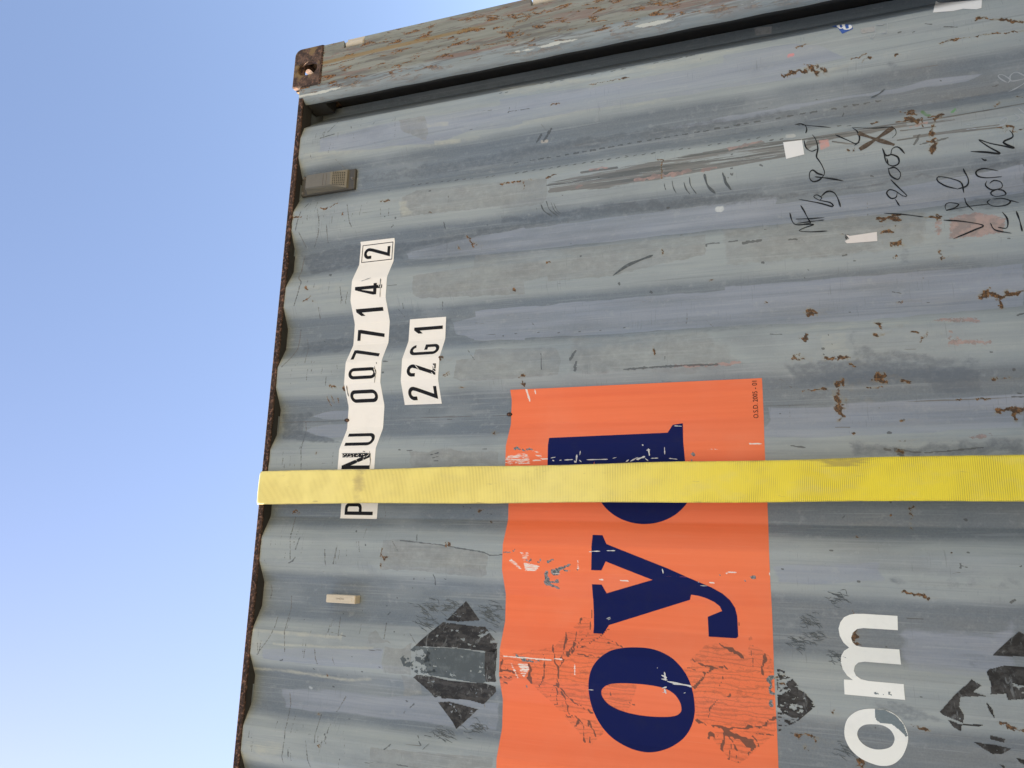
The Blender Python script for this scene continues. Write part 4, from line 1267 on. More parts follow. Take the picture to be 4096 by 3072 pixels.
box(bm, XL + .16, XR - .16, .07, YK - .07, .10, .148)
frombm('floor_panel', bm, M['underside_shade'], container)
for y0, y1 in ((.050, 1.216), (1.222, YK - .050)):
    bm = bmesh.new()
    box(bm, -.075, -.032, y0, y1, .16, 2.44, .004)
    d = frombm('door', bm, M['plainwall'], container)
    for yb in (y0 + .30, y1 - .30):
        b2 = bmesh.new()
        cyl(b2, (-.012, yb, 1.30), (0, 0, 1), .0165, 2.24, 16)
        frombm('locking_bar', b2, M['steel'], d)
bm = bmesh.new()
box(bm, -.16, -.03, .17, YK - .17, 2.475, 2.55, .004)
frombm('door_header', bm, M['plainwall'], container)
bm = bmesh.new()
box(bm, -.16, -.03, .17, YK - .17, .002, .12, .004)
frombm('door_sill', bm, M['plainwall'], container)

# ------------------------------------------------------------------ glyphs
def rib(path, w, closed=False):
    """Outline of a constant-width stroke with mitred corners."""
    p = np.asarray(path, float)
    n = len(p)
    L, Rr = [], []
    for i in range(n):
        d0 = p[i] - p[i - 1] if (i > 0 or closed) else p[i + 1] - p[i]
        d1 = p[(i + 1) % n] - p[i] if (i < n - 1 or closed) else p[i] - p[i - 1]
        d0, d1 = d0 / np.linalg.norm(d0), d1 / np.linalg.norm(d1)
        n0, n1 = np.array([-d0[1], d0[0]]), np.array([-d1[1], d1[0]])
        mm = n0 + n1
        mm /= np.linalg.norm(mm)
        k = w / 2 / max(mm @ n0, .35)
        L.append(tuple(p[i] + mm * k))
        Rr.append(tuple(p[i] - mm * k))
    if closed:
        return [L, Rr]
    return [L + Rr[::-1]]


def ring(w, s=.107):
    r = w / 2
    o = arc(r, 1 - r, r, 0, 180, 12) + arc(r, r, r, 180, 360, 12)
    q = r - s
    i = arc(r, 1 - r, q, 0, 180, 12) + arc(r, r, q, 180, 360, 12)
    return [o, i]


S = .105
GLYPH = {
    '0': (ring(.38), .38), 'O': (ring(.38), .38),
    '1': ([[(.21, 0), (.21, 1), (.12, 1), (0, .84), (0, .69), (.10, .80), (.10, 0)]], .21),
    '7': ([[(0, 1), (.38, 1), (.38, .885), (.185, 0), (.065, 0), (.25, .885), (0, .885)]], .38),
    '4': ([[(.2, 0), (.31, 0), (.31, .2), (.38, .2), (.38, .32), (.31, .32), (.31, 1), (.20, 1), (0, .32), (0, .2), (.2, .2)], [(.2, .32), (.2, .78), (.105, .32)]], .38),
    '2': (rib([(.055, .70)] + arc(.19, .80, .137, 175, -25, 12) + [(.30, .68), (.085, .053), (.37, .053)], S), .37),
    'U': (rib([(.053, 1), (.053, .25)] + arc(.21, .21, .157, 180, 360, 10) + [(.367, .25), (.367, 1)], S), .42),
    'N': ([[(0, 0), (.11, 0), (.11, .68), (.36, 0), (.47, 0), (.47, 1), (.36, 1), (.36, .32), (.11, 1), (0, 1)]], .47),
    'P': ([[(0, 0), (.11, 0), (.11, .40)] + arc(.22, .56, .16, -90, 0, 6) + arc(.22, .84, .16, 0, 90, 6) + [(0, 1)],
           [(.11, .50)] + arc(.205, .565, .065, -90, 0, 5) + arc(.205, .835, .065, 0, 90, 5) + [(.11, .90)]], .38),
    'G': (rib(arc(.19, .81, .137, 5, 180, 10) + [(.053, .5)] + arc(.19, .19, .137, 180, 360, 10) + [(.327, .455), (.18, .455)], S), .38),
}


def glyph(ch, x0, x1, z0, z1):
    lp, w = GLYPH[ch]
    return [[(x0 + (x1 - x0) * a / w, z0 + (z1 - z0) * b) for a, b in l] for l in lp]


# --- identification number sticker
sticker = decal('number_sticker', [[(-1.709, 2.281), (-1.709, 2.151), (-1.3, 2.150), (-.792, 2.152), (-.791, 2.281), (-1.3, 2.2805)]], M['white'], container, .0008)
for ch, a, b, kind in (('P', -1.698, -1.661, 'letter'), ('O', -1.634, -1.597, 'letter'), ('N', -1.560, -1.512, 'letter'), ('U', -1.486, -1.444, 'letter'), ('0', -1.345, -1.308, 'digit'),
                       ('0', -1.275, -1.238, 'digit'), ('7', -1.208, -1.172, 'digit'), ('7', -1.137, -1.100, 'digit'), ('1', -1.057, -1.036, 'digit'), ('4', -.996, -.957, 'digit'), ('2', -.855, -.817, 'digit')):
    decal(kind, glyph(ch, a, b, 2.1665, 2.2665), M['ink'], sticker, .0014)
bx = [(-.866, 2.157), (-.803, 2.157), (-.803, 2.2735), (-.866, 2.2735)]
bi = [(-.8635, 2.1595), (-.8055, 2.1595), (-.8055, 2.271), (-.8635, 2.271)]
decal('border_line', [bx, bi], M['ink'], sticker, .0014)
ribbons('scuff_mark', [(onwall('c4', p), w) for p, w in (([(1150, 580), (1145, 650)], .004), ([(1148, 640), (1145, 720)], .0025), ([(1105, 1225), (1110, 1290), (1105, 1350)], .003), ([(1118, 1195), (1120, 1210)], .004),
                                                          ([(900, 1370), (905, 1410), (915, 1450)], .004), ([(1010, 600), (1080, 575)], .0022))] +
        [(onwall('b1', p), w) for p, w in (([(1165, 410), (1172, 500), (1160, 550)], .003), ([(1110, 412), (1130, 416)], .005), ([(940, 432), (1160, 428)], .0025))], M['grey_scuff'], sticker, .0020)
# worn through letters
ribbons('worn_spot', [(onwall('b1', [(x, y), (x + random.uniform(-14, 14), y + random.uniform(3, 12))]), random.uniform(.0018, .0034)) for x, y in
                      [(random.uniform(955, 1165), random.uniform(432, 458)) for _ in range(26)] + [(random.uniform(1020, 1150), random.uniform(462, 500)) for _ in range(10)]] +
        [(onwall('c4', p), w) for p, w in (([(1120, 605), (1140, 640)], .003), ([(1100, 1240), (1112, 1280)], .003), ([(1155, 612), (1150, 650)], .003))],
        M['white'], sticker, .0026)

# --- type code sticker
code = decal('code_sticker', [[(-1.357, 2.078), (-1.3575, 1.951), (-1.2, 1.950), (-1.079, 1.951), (-1.078, 2.078), (-1.2, 2.0785)]], M['white'], container, .0008)
for ch, a, b, kind in (('2', -1.345, -1.307, 'digit'), ('2', -1.276, -1.238, 'digit'), ('G', -1.206, -1.168, 'letter'), ('1', -1.128, -1.107, 'digit')):
    decal(kind, glyph(ch, a, b, 1.9605, 2.0605), M['ink'], code, .0014)
ribbons('worn_spot', [(onwall('c4', p), w) for p, w in (([(1545, 1240), (1555, 1250)], .006), ([(1535, 1255), (1560, 1275)], .003), ([(1520, 1270), (1540, 1290)], .0025), ([(1500, 1235), (1550, 1215)], .002), ([(1540, 1230), (1535, 1250)], .005), ([(1530, 1210), (1545, 1235)], .004), ([(1400, 1215), (1435, 1255)], .0022))],
        M['white'], code, .0022)
ribbons('rust_stain', [(onwall('c4', p), w) for p, w in (([(1580, 1150), (1590, 1185)], .008), ([(1575, 1160), (1605, 1160)], .004))], M['rust_scuff'], code, .0018)

# --- orange sign panel
osx = np.arange(-2.636, -1.3265, .004)
osx = np.unique(np.append(osx, -1.327))
osz = np.arange(1.015, 1.7231, .004)
SF = Field(osx, osz, ['scratch', 'soot', 'grey', 'lines'])


def SG(name, sheet, pts, w=None, v=1., soft=None):
    p = onwall(sheet, pts)
    if w is None:
        SF.poly(name, p, v, .004 if soft is None else soft)
    else:
        SF.line(name, p, max(w * PX / 2.011, .0042), v, .002 if soft is None else soft)


for sh, pts, v in (('b2', [(230, 500), (260, 440), (400, 425), (440, 450), (450, 520), (230, 525)], .62), ('b2', [(440, 395), (540, 410), (550, 470), (500, 470)], .55), ('b2', [(260, 1290), (300, 1270), (390, 1360), (370, 1370)], .7),
                   ('b2', [(350, 1220), (440, 1230), (440, 1300), (390, 1300)], .6), ('b2', [(390, 1300), (530, 1330), (500, 1380), (400, 1375)], .7), ('d2', [(335, 790), (430, 800), (440, 860), (400, 930), (370, 900)], .66),
                   ('d2', [(270, 790), (300, 800), (370, 940), (345, 940)], .6), ('b2', [(1815, 385), (2005, 395), (2000, 410), (1900, 405)], .7), ('b2', [(1960, 440), (2015, 425), (2010, 435)], .6)):
    SG('scratch', sh, pts, None, v * .80)
for sh, pts, w in (('c5', [(375, 1390), (385, 1420), (403, 1478)], 14), ('c5', [(440, 1400), (448, 1430)], 9), ('b2', [(470, 490), (600, 470)], 10), ('d2', [(230, 755), (330, 765), (560, 780), (700, 775)], 8), ('b2', [(1000, 1440), (1030, 1442)], 9),
                   ('b2', [(1170, 1450), (1230, 1455)], 6), ('b2', [(1890, 1470), (1920, 1470)], 8), ('b2', [(830, 1290), (830, 1360)], 7), ('b2', [(630, 1400), (690, 1400)], 7), ('d2', [(2020, 85), (2100, 75)], 6), ('b2', [(920, 1215), (940, 1218)], 6), ('d2', [(800, 820), (800, 900)], 5),
                   ('b3', [(0, 350), (120, 358)], 9), ('d3', [(165, 90), (172, 100)], 8)):
    SG('scratch', sh, pts, w, .85)
for sh, pts, w in (('b2', [(318, 392), (440, 396)], 12), ('b2', [(440, 395), (460, 405)], 14), ('b2', [(640, 1395), (690, 1360), (750, 1325)], 22), ('b2', [(575, 1400), (580, 1460)], 34), ('b2', [(590, 1460), (670, 1448)], 18), ('b2', [(600, 1485), (665, 1505)], 16),
                   ('b2', [(620, 1360), (640, 1380)], 12), ('b2', [(580, 1300), (625, 1290)], 12), ('b2', [(500, 1310), (535, 1290)], 9), ('b2', [(720, 1375), (760, 1378)], 9), ('b2', [(410, 1290), (450, 1290)], 16), ('d2', [(345, 755), (390, 775)], 30), ('d2', [(390, 785), (515, 800)], 9), ('d2', [(2165, 135), (2172, 145)], 10),
                   ('b3', [(22, 1415), (45, 1420)], 16), ('b3', [(28, 1425), (35, 1438)], 14), ('d3', [(160, 935), (205, 930)], 20), ('d3', [(170, 950), (175, 1040)], 14), ('d3', [(175, 1050), (205, 1055)], 20), ('d3', [(175, 1110), (180, 1150), (205, 1160)], 16), ('b2', [(1750, 425), (1760, 435)], 12), ('b2', [(1740, 470), (1745, 480)], 10),
                   ('d2', [(418, 990), (422, 1000)], 8), ('b2', [(1975, 1400), (1985, 1410)], 8), ('b2', [(220, 1240), (270, 1225), (320, 1197)], 7), ('d2', [(830, 60), (832, 62)], 6)):
    SG('grey', sh, pts, w, 1)
# soot prints left by old placards
DIA = [('d2', [(175, 700), (230, 750), (560, 690), (640, 680), (760, 555), (960, 545), (1190, 680), (1300, 1000), (1230, 1200), (940, 1210), (680, 1195), (430, 950), (310, 930), (190, 1025)], .9),
       ('d2', [(720, 1235), (1000, 1270), (1040, 1360), (930, 1470), (880, 1430)], .9), ('d2', [(790, 520), (880, 440), (930, 450), (935, 545), (860, 540)], 1.0),
       ('d2', [(1740, 770), (1850, 670), (1990, 640), (2212, 760), (2212, 1330), (1870, 1300), (1780, 1270), (1740, 1000)], .8), ('d2', [(1875, 1375), (2212, 1350), (2212, 1560), (2130, 1610), (2050, 1580)], 1.0),
       ('d3', [(0, 660), (60, 680), (150, 740), (200, 800), (210, 1330), (0, 1330)], .8), ('d3', [(0, 1330), (220, 1240), (215, 1360), (0, 1560)], .9), ('d2', [(1680, 850), (1880, 860), (1740, 1010)], .8), ('d3', [(0, 600), (20, 590), (40, 620), (0, 625)], 1)]
for sh, pts, v in DIA:
    SG('soot', sh, pts, None, v, .004)
LN = [('d2', [(635, 650), (640, 750), (660, 850), (665, 970), (660, 1080), (650, 1160)], 9), ('d2', [(660, 850), (760, 740), (910, 580)], 9), ('d2', [(740, 560), (720, 680), (690, 770)], 14), ('d2', [(820, 560), (810, 640), (740, 740)], 14), ('d2', [(760, 740), (920, 650), (1080, 535)], 6),
      ('d2', [(790, 740), (920, 750), (1010, 765)], 6), ('d2', [(550, 740), (555, 900), (520, 1030)], 7), ('d2', [(660, 960), (620, 1050), (600, 1110)], 8), ('d2', [(665, 980), (780, 1110), (960, 1215)], 8), ('d2', [(690, 1040), (760, 1210)], 7), ('d2', [(740, 1230), (850, 1260), (880, 1430)], 9),
      ('d2', [(910, 1270), (925, 1460)], 7), ('d2', [(850, 1265), (800, 1320)], 14), ('d2', [(920, 1270), (985, 1430)], 6), ('d2', [(190, 880), (260, 860), (320, 890)], 16), ('d2', [(190, 920), (300, 930)], 9), ('d2', [(190, 960), (250, 970)], 9), ('d2', [(195, 860), (225, 790)], 12),
      ('d2', [(440, 820), (450, 960)], 20), ('d2', [(1070, 640), (1130, 640), (1190, 680)], 8), ('d2', [(2035, 840), (1900, 840), (1740, 780)], 7), ('d2', [(1880, 870), (1760, 1010)], 16), ('d2', [(1890, 860), (2020, 835)], 12), ('d2', [(1870, 880), (1700, 850)], 8), ('d2', [(1970, 655), (2090, 720), (2170, 775)], 12),
      ('d2', [(1780, 1272), (1900, 1310), (2050, 1335), (2212, 1325)], 14), ('d2', [(1880, 1310), (2060, 1335)], 12), ('d2', [(2010, 1370), (2080, 1440), (2120, 1600)], 9), ('d2', [(2030, 1370), (2130, 1400), (2212, 1470)], 26), ('d2', [(2010, 1380), (1985, 1500)], 18), ('d2', [(1890, 1385), (1920, 1400)], 22), ('d2', [(1950, 1390), (1945, 1450)], 9),
      ('d2', [(2060, 1420), (2050, 1580)], 7), ('d2', [(2000, 920), (1975, 980)], 9), ('d2', [(2050, 1060), (1950, 1110), (1900, 1170), (1880, 1280)], 9), ('d3', [(25, 670), (30, 840)], 9), ('d3', [(130, 730), (115, 820), (110, 910)], 14), ('d3', [(0, 1335), (110, 1310), (220, 1245)], 13), ('d3', [(180, 1270), (220, 1240)], 20), ('d3', [(20, 1390), (90, 1480)], 14),
      ('d3', [(0, 1420), (40, 1480), (0, 1540)], 14), ('d3', [(60, 1380), (195, 1395)], 6), ('d2', [(930, 380), (935, 540)], 5), ('d2', [(860, 440), (830, 500)], 16), ('d2', [(2125, 480), (2120, 600)], 5), ('d2', [(1200, 1110), (1280, 1140)], 5), ('d2', [(1100, 1120), (1080, 1000), (1030, 960)], 5)]
for sh, pts, w in LN:
    SG('lines', sh, pts, w, .8, .0022)
V, F = grid_mesh('sign_panel', osx, osz, lambda X, Z: surf(X, Z) - .0009)
mo = mesh_np('sign_panel', V, F)
set_attr(mo, 'wear_a', np.stack([SF.d['scratch'], SF.d['soot'], SF.d['grey'], SF.d['lines']], -1).reshape(-1, 4))
sign = link('sign_panel', mo, M['sign'], container)
sign['label'] = 'large orange sign panel with navy letters'


def wl(sheet, pts, n=0):
    return [tuple(q) for q in onwall(sheet, smooth_loop(pts, n) if n else pts)]


# letter d: stem, serif and bowl, partly under the strap
dl = [(-1.561, 1.215), (-1.440, 1.224), (-1.444, 1.251), (-1.467, 1.263), (-1.475, 1.596), (-1.5605, 1.596), (-1.5605, 1.444)]
ell = [(-1.590 + .121 * math.cos(a), 1.334 + .137 * math.sin(a)) for a in np.linspace(math.radians(68), math.radians(292), 40)]
dl2 = dl[:6] + [(-1.5605, 1.462)] + ell + [(-1.5605, 1.206)]
dh = [(-1.606 + .036 * math.cos(a), 1.334 + .080 * math.sin(a)) for a in np.linspace(0, 2 * math.pi, 30)[:-1]]
ld = decal('letter', [dl2, dh], M['navy'], sign, .0017)
yl = [(948, -222), (1027, -220), (1058, -149), (1550, 48), (1800, 158), (1900, 200), (1990, 250), (2050, 302), (2092, 365), (2109, 430), (2113, 500), (2117, 590), (2112, 601), (2105, 607), (2090, 608), (1880, 595), (1873, 437), (1988, 390), (1970, 352), (1925, 317), (1862, 287), (1800, 268), (1738, 258), (1730, 300),
      (1078, 503), (1033, 573), (953, 568), (957, 400), (950, 280), (942, 175), (1020, 178), (1060, 248), (1430, 140), (1052, -9), (1018, 63), (936, 61), (939, -80)]
ly = decal('letter', [wl('d2', yl)], M['navy'], sign, .0017)
oo = [(1290, 682), (1400, 690), (1500, 720), (1600, 780), (1690, 885), (1745, 1010), (1768, 1150), (1763, 1240), (1735, 1330), (1680, 1410), (1600, 1470), (1510, 1508), (1420, 1524), (1340, 1518), (1240, 1488), (1120, 1420), (1030, 1330), (960, 1210), (922, 1085), (914, 970), (935, 865), (990, 780), (1080, 715), (1180, 688)]
oi = [(1017, 1035), (1050, 993), (1120, 973), (1250, 972), (1400, 985), (1520, 1010), (1600, 1055), (1648, 1120), (1662, 1180), (1645, 1215), (1600, 1236), (1500, 1242), (1350, 1232), (1200, 1200), (1090, 1150), (1032, 1092)]
lo = decal('letter', [wl('d2', oo, 5), wl('d2', oi, 5)], M['navy'], sign, .0017)
# scratches through the letters
ribbons('scratch', [(onwall('b2', p), w) for p, w in (([(612, 468), (650, 460)], .003), ([(625, 485), (640, 492)], .005), ([(680, 487), (700, 484)], .003), ([(720, 484), (790, 480)], .0035), ([(800, 490), (815, 500), (822, 440)], .005), ([(840, 484), (860, 500)], .004), ([(850, 410), (845, 445)], .003), ([(900, 482), (1070, 478)], .0028),
                                                       ([(1110, 470), (1140, 462)], .003), ([(1215, 498), (1240, 480)], .004), ([(1250, 495), (1310, 462)], .004), ([(1300, 480), (1370, 455)], .006), ([(1370, 470), (1395, 490)], .004), ([(1380, 405), (1410, 400)], .004), ([(1395, 390), (1405, 450)], .005), ([(1415, 470), (1475, 468)], .003), ([(1525, 380), (1528, 440)], .003),
                                                       ([(1345, 358), (1355, 368)], .004), ([(1600, 208), (1665, 212)], .003), ([(1060, 1212), (1130, 1212)], .0028), ([(940, 1217), (1010, 1216)], .003), ([(1508, 1358), (1515, 1395)], .004), ([(1560, 470), (1630, 478)], .0025))], M['white_scuff'], ld, .0024)
ribbons('scratch', [(onwall('d2', p), w) for p, w in (([(1500, 905), (1545, 925)], .005), ([(1525, 880), (1535, 950)], .006), ([(1500, 935), (1550, 945)], .004), ([(1545, 955), (1620, 970), (1700, 985), (1745, 1000)], .0045), ([(1590, 975), (1740, 990)], .003), ([(1505, 1010), (1545, 1000)], .004), ([(1525, 1015), (1538, 1055)], .007), ([(1510, 1045), (1540, 1040)], .003),
                                                       ([(1680, 1050), (1695, 1045)], .003), ([(912, 1022), (955, 1025)], .0025), ([(1465, 845), (1470, 848)], .003))], M['white_scuff'], lo, .0024)
ribbons('scratch', [(onwall('d2', p), w) for p, w in (([(1060, 452), (1090, 440)], .006), ([(1070, 460), (1095, 450)], .003), ([(1812, 185), (1870, 188)], .0035), ([(1795, 152), (1803, 160)], .005), ([(1505, 50), (1515, 85)], .004))], M['chalk'], ly, .0024)


def text_mesh(body, size, bold=0.0):
    cu = bpy.data.curves.new('txt', 'FONT')
    cu.body = body
    cu.size = size
    cu.offset = bold
    o = bpy.data.objects.new('txt', cu)
    COL.objects.link(o)
    dg = bpy.context.evaluated_depsgraph_get()
    me = bpy.data.meshes.new_from_object(o.evaluated_get(dg))
    bpy.data.objects.remove(o)
    bm = bmesh.new()
    bm.from_mesh(me)
    bpy.data.meshes.remove(me)
    return bm


bm = text_mesh('O.S.D. 2005 - 01', .02)
bmesh.ops.recalc_face_normals(bm, faces=bm.faces)
xs_ = [v.co.x for v in bm.verts]
k = .098 / (max(xs_) - min(xs_))
kz = .0122 / max(v.co.y for v in bm.verts)
x0_ = min(xs_)
for v in bm.verts:
    v.co = Vector((-1.431 + (v.co.x - x0_) * k, 0, 1.0285 + v.co.y * kz))
for f in bm.faces:
    f.normal_update()
    if f.normal.y > 0:
        f.normal_flip()
drape(bm, .0017)
frombm('small_print', bm, M['ink'], sign)

# --- white letters below the sign
mm_ = [(1195, 430), (1198, 545), (920, 528), (870, 535), (835, 565), (822, 605), (832, 640), (860, 668), (910, 680), (1210, 700), (1223, 822), (930, 798), (880, 805), (852, 830), (843, 870), (860, 910), (900, 938), (960, 953), (1245, 978), (1245, 1000), (1255, 1105), (768, 1060), (763, 960), (765, 940), (835, 945),
       (790, 910), (755, 860), (738, 800), (742, 750), (765, 710), (805, 685), (760, 645), (730, 590), (720, 530), (735, 480), (765, 440), (810, 420), (850, 413), (920, 413)]
lm = decal('letter', [wl('d3', mm_)], M['lwhite'], container, .0010)
lm['label'] = 'white letter m below the orange panel'
wo = [(1000, 1175), (1090, 1183), (1180, 1225), (1245, 1300), (1278, 1390), (1270, 1470), (1230, 1560), (1160, 1620), (1080, 1635), (1000, 1620), (900, 1575), (820, 1505), (775, 1420), (767, 1340), (790, 1260), (850, 1205), (920, 1180)]
wi = [(1000, 1300), (1070, 1308), (1130, 1340), (1165, 1390), (1168, 1435), (1140, 1480), (1080, 1500), (1010, 1500), (940, 1475), (890, 1430), (870, 1380), (885, 1335), (930, 1305)]
lw = decal('letter', [wl('d3', wo, 5), wl('d3', wi, 5)], M['lwhite'], container, .0010)
lw['label'] = 'white letter o with a grey smear across its edge'
torn('paint_smear', [wl('d3', [(1012, 1178), (1095, 1186), (1180, 1229), (1243, 1303), (1275, 1388), (1262, 1400), (1215, 1350), (1150, 1300), (1060, 1290), (1018, 1262)])], M['smear'], lw, .0016, .30, 3)
torn('paint_smear', [wl('d3', [(1000, 1030), (1175, 1040), (1170, 1075), (1010, 1060)])], M['smear'], lm, .0016, .62, 8)

# --- remains of removed hazard placards
PL1 = [wl('d1', [(1940, 308), (2050, 465), (1880, 475), (1780, 465)]), wl('d1', [(1755, 480), (2030, 515), (2095, 518), (2190, 650), (2180, 725), (1850, 684), (1530, 672), (1640, 570)]),
       wl('d1', [(2090, 720), (2190, 690), (2180, 960), (2100, 960)]), wl('d1', [(1515, 925), (1540, 905), (1640, 910), (1800, 950), (2100, 975), (2175, 1000), (2180, 1040), (2080, 1140), (1960, 1105), (1690, 1090)]),
       wl('d1', [(1712, 1125), (1800, 1120), (2035, 1180), (1860, 1340)])]
for piece in PL1:
    torn('placard_remains', [piece], M['residue'], container, .0007, .32, 11, 'black torn diamond placard residue beside the orange panel', stretch=(1, .6))
PL2 = [wl('d1', [(1640, 682), (1860, 690), (2100, 728), (2105, 955), (2060, 975), (1850, 938), (1640, 905), (1600, 800)]), wl('d1', [(1410, 770), (1530, 670), (1640, 690), (1700, 880), (1560, 900), (1440, 840)])]
for piece, hole in zip(PL2, (.30, .50)):
    torn('placard_remains', [piece], M['glue'], container, .0006, hole, 14, 'greyish torn middle of the diamond placard residue', stretch=(1, .6))
PL3 = [wl('d3', [(222, 850), (300, 880), (540, 1150), (400, 1270), (240, 1360), (232, 1260), (228, 1000)])]
for piece in PL3:
    torn('placard_remains', [piece], M['residue'], container, .0007, .44, 17, 'black triangular placard residue at the lower edge of the orange panel', stretch=(1, .6))
PL4 = [wl('d3', [(2170, 552), (2230, 590), (2400, 700), (2400, 765), (1960, 748)]), wl('d3', [(1930, 860), (2060, 828), (2400, 860), (2400, 1090), (2080, 1105), (2070, 1055), (1945, 1060), (1945, 970), (1912, 880)]),
       wl('d3', [(1535, 1200), (1660, 1060), (1790, 940), (1870, 990), (1800, 1040), (1905, 1075), (1700, 1080), (1690, 1160), (1730, 1230), (1720, 1290), (1560, 1225)]), wl('d3', [(1600, 1265), (1700, 1300), (1760, 1300), (1890, 1305), (1850, 1320), (1710, 1310), (1705, 1360), (1640, 1320)]),
       wl('d3', [(1940, 1390), (2060, 1420), (2050, 1450), (1940, 1420)]), wl('d3', [(1810, 1445), (1990, 1470), (2110, 1500), (2040, 1540), (1960, 1540), (1890, 1500)]), wl('d3', [(1905, 1120), (1960, 1180), (1975, 1255), (1930, 1190)]),
       wl('d3', [(2150, 1570), (2400, 1640), (2400, 1700), (2180, 1610)]), wl('d3', [(2010, 1620), (2060, 1640), (2050, 1660)])]
for piece in PL4:
    torn('placard_remains', [piece], M['residue'], container, .0007, .27, 23, 'black torn placard residue in patches below the white letters', stretch=(1, .6))
for k, (sh, c) in enumerate((('d1', (1620, 345)), ('d1', (1780, 355)), ('d1', (2110, 360)), ('d1', (1730, 1370)), ('d1', (2000, 1330)), ('d3', (460, 450)), ('d3', (690, 280)), ('d3', (500, 580)), ('d3', (380, 640)), ('d3', (680, 760)), ('d1', (1590, 470)), ('d1', (2110, 440)), ('d3', (750, 1490)))):
    st = []
    for _ in range(26):
        a = (c[0] + random.gauss(0, 45), c[1] + random.gauss(0, 30))
        st.append((onwall(sh, [a, (a[0] + random.uniform(10, 45), a[1] + random.uniform(-6, 22)), (a[0] + random.uniform(45, 70), a[1] + random.uniform(0, 45))]), .0017))
    ribbons('glue_crease', st, M['grey_scuff'], container, .0005)

# --- marker writing, chalk and sprayed marks
INK3 = [([(530, 915), (565, 910), (598, 922), (610, 950), (603, 980)], 9), ([(572, 918), (680, 928), (790, 938)], 8), ([(650, 990), (678, 1030), (692, 1090), (682, 1150), (700, 1180), (722, 1215), (742, 1265), (735, 1292)], 9), ([(590, 1030), (605, 1085), (645, 1112), (685, 1098)], 8),
        ([(735, 1292), (700, 1325), (655, 1335), (632, 1310), (632, 1270), (655, 1250), (690, 1275), (740, 1290)], 9), ([(670, 1300), (780, 1312), (882, 1330)], 9), ([(550, 1465), (700, 1492), (800, 1518), (785, 1490), (700, 1470), (662, 1445), (685, 1432), (722, 1455), (700, 1475)], 9),
        ([(715, 1445), (760, 1408), (810, 1415), (840, 1460), (860, 1522)], 10), ([(485, 1565), (510, 1640), (555, 1655), (640, 1642)], 9), ([(528, 1612), (640, 1608), (740, 1600)], 9), ([(535, 1645), (640, 1630), (740, 1618)], 8), ([(565, 1510), (600, 1570), (640, 1645)], 9),
        ([(820, 990), (900, 1025), (975, 1055), (1000, 1020), (985, 970), (945, 938)], 9), ([(945, 938), (1100, 942), (1240, 935), (1270, 980), (1240, 1015)], 7), ([(960, 1068), (1000, 1045)], 8),
        ([(1168, 1090), (1190, 1138), (1228, 1138), (1240, 1095), (1280, 1080), (1335, 1130)], 9), ([(1180, 1130), (1200, 1195), (1245, 1220), (1290, 1200), (1282, 1155), (1230, 1136), (1188, 1152)], 9), ([(1200, 1160), (1215, 1215)], 8), ([(1210, 1232), (1230, 1290), (1285, 1318), (1303, 1275), (1262, 1232), (1212, 1240)], 8),
        ([(1230, 1318), (1290, 1380), (1350, 1440), (1320, 1440), (1260, 1402), (1220, 1395), (1200, 1420), (1232, 1458), (1270, 1450), (1278, 1415)], 8), ([(1265, 1465), (1280, 1490), (1297, 1515)], 9), ([(1180, 1568), (1330, 1578), (1472, 1595)], 9),
        ([(1720, 1390), (1640, 1370), (1580, 1335), (1572, 1308), (1600, 1300), (1680, 1315), (1750, 1345), (1770, 1420)], 8), ([(1765, 1240), (1802, 1318), (1790, 1368), (1720, 1392)], 9), ([(1775, 1455), (1790, 1500), (1840, 1550)], 9), ([(1640, 1550), (1632, 1512), (1660, 1492), (1730, 1502), (1700, 1530), (1640, 1548), (1800, 1520), (1955, 1502)], 8),
        ([(1820, 1115), (1930, 1120), (2035, 1130), (1950, 1080), (1880, 1030), (1960, 1055), (2045, 1072), (2140, 1090), (2060, 1048), (2130, 1008), (2105, 960)], 9), ([(1900, 1165), (1918, 1178), (1942, 1178)], 9), ([(2025, 1258), (1920, 1240), (1862, 1260), (1872, 1295), (1940, 1308), (2050, 1300)], 9),
        ([(1940, 1330), (1930, 1365), (1980, 1398), (2050, 1380), (2042, 1340), (1990, 1328), (1960, 1350)], 8), ([(2010, 1395), (1968, 1418), (2000, 1445), (2078, 1432), (2060, 1402), (2010, 1395)], 8), ([(1965, 1468), (1942, 1490), (1990, 1518), (2080, 1510), (2112, 1480), (2050, 1460), (1980, 1466)], 9), ([(2090, 1470), (2175, 1492)], 8)]
INK6 = [([(550, 180), (660, 178), (600, 200), (555, 225), (640, 232), (762, 226)], 8), ([(1620, 145), (1760, 155), (1910, 185), (1850, 218), (1690, 285)], 9), ([(1965, 170), (2000, 220), (2120, 245)], 8), ([(2050, 85), (2090, 140), (2085, 205), (2020, 200)], 9), ([(2155, 80), (2180, 150), (2200, 232)], 9)]
ink = [(onwall('c3', p), w * .00046) for p, w in INK3] + [(onwall('c6', p), w * .00046) for p, w in INK6]
ribbons('marker_writing', ink, M['marker'], container, .0006, 'scrawled black marker writing')
CH = [([(2085, 610), (2040, 585), (2020, 560), (2050, 552), (2110, 590), (2090, 612)], 6), ([(2100, 575), (2125, 545), (2160, 535), (2230, 570)], 6), ([(2110, 560), (2120, 600), (2230, 580)], 6), ([(2095, 680), (2150, 655), (2240, 600)], 6), ([(2035, 895), (2070, 868), (2090, 880), (2070, 915), (2015, 935)], 6), ([(2145, 892), (2180, 870), (2140, 838)], 6), ([(2170, 800), (2230, 850)], 6),
      ([(1780, 915), (1820, 920), (1860, 900)], 4), ([(1785, 955), (1865, 948)], 5)]
ribbons('chalk_writing', [(onwall('c3', p), w * .0006) for p, w in CH], M['chalk'], container, .0006, 'faint white chalk writing')
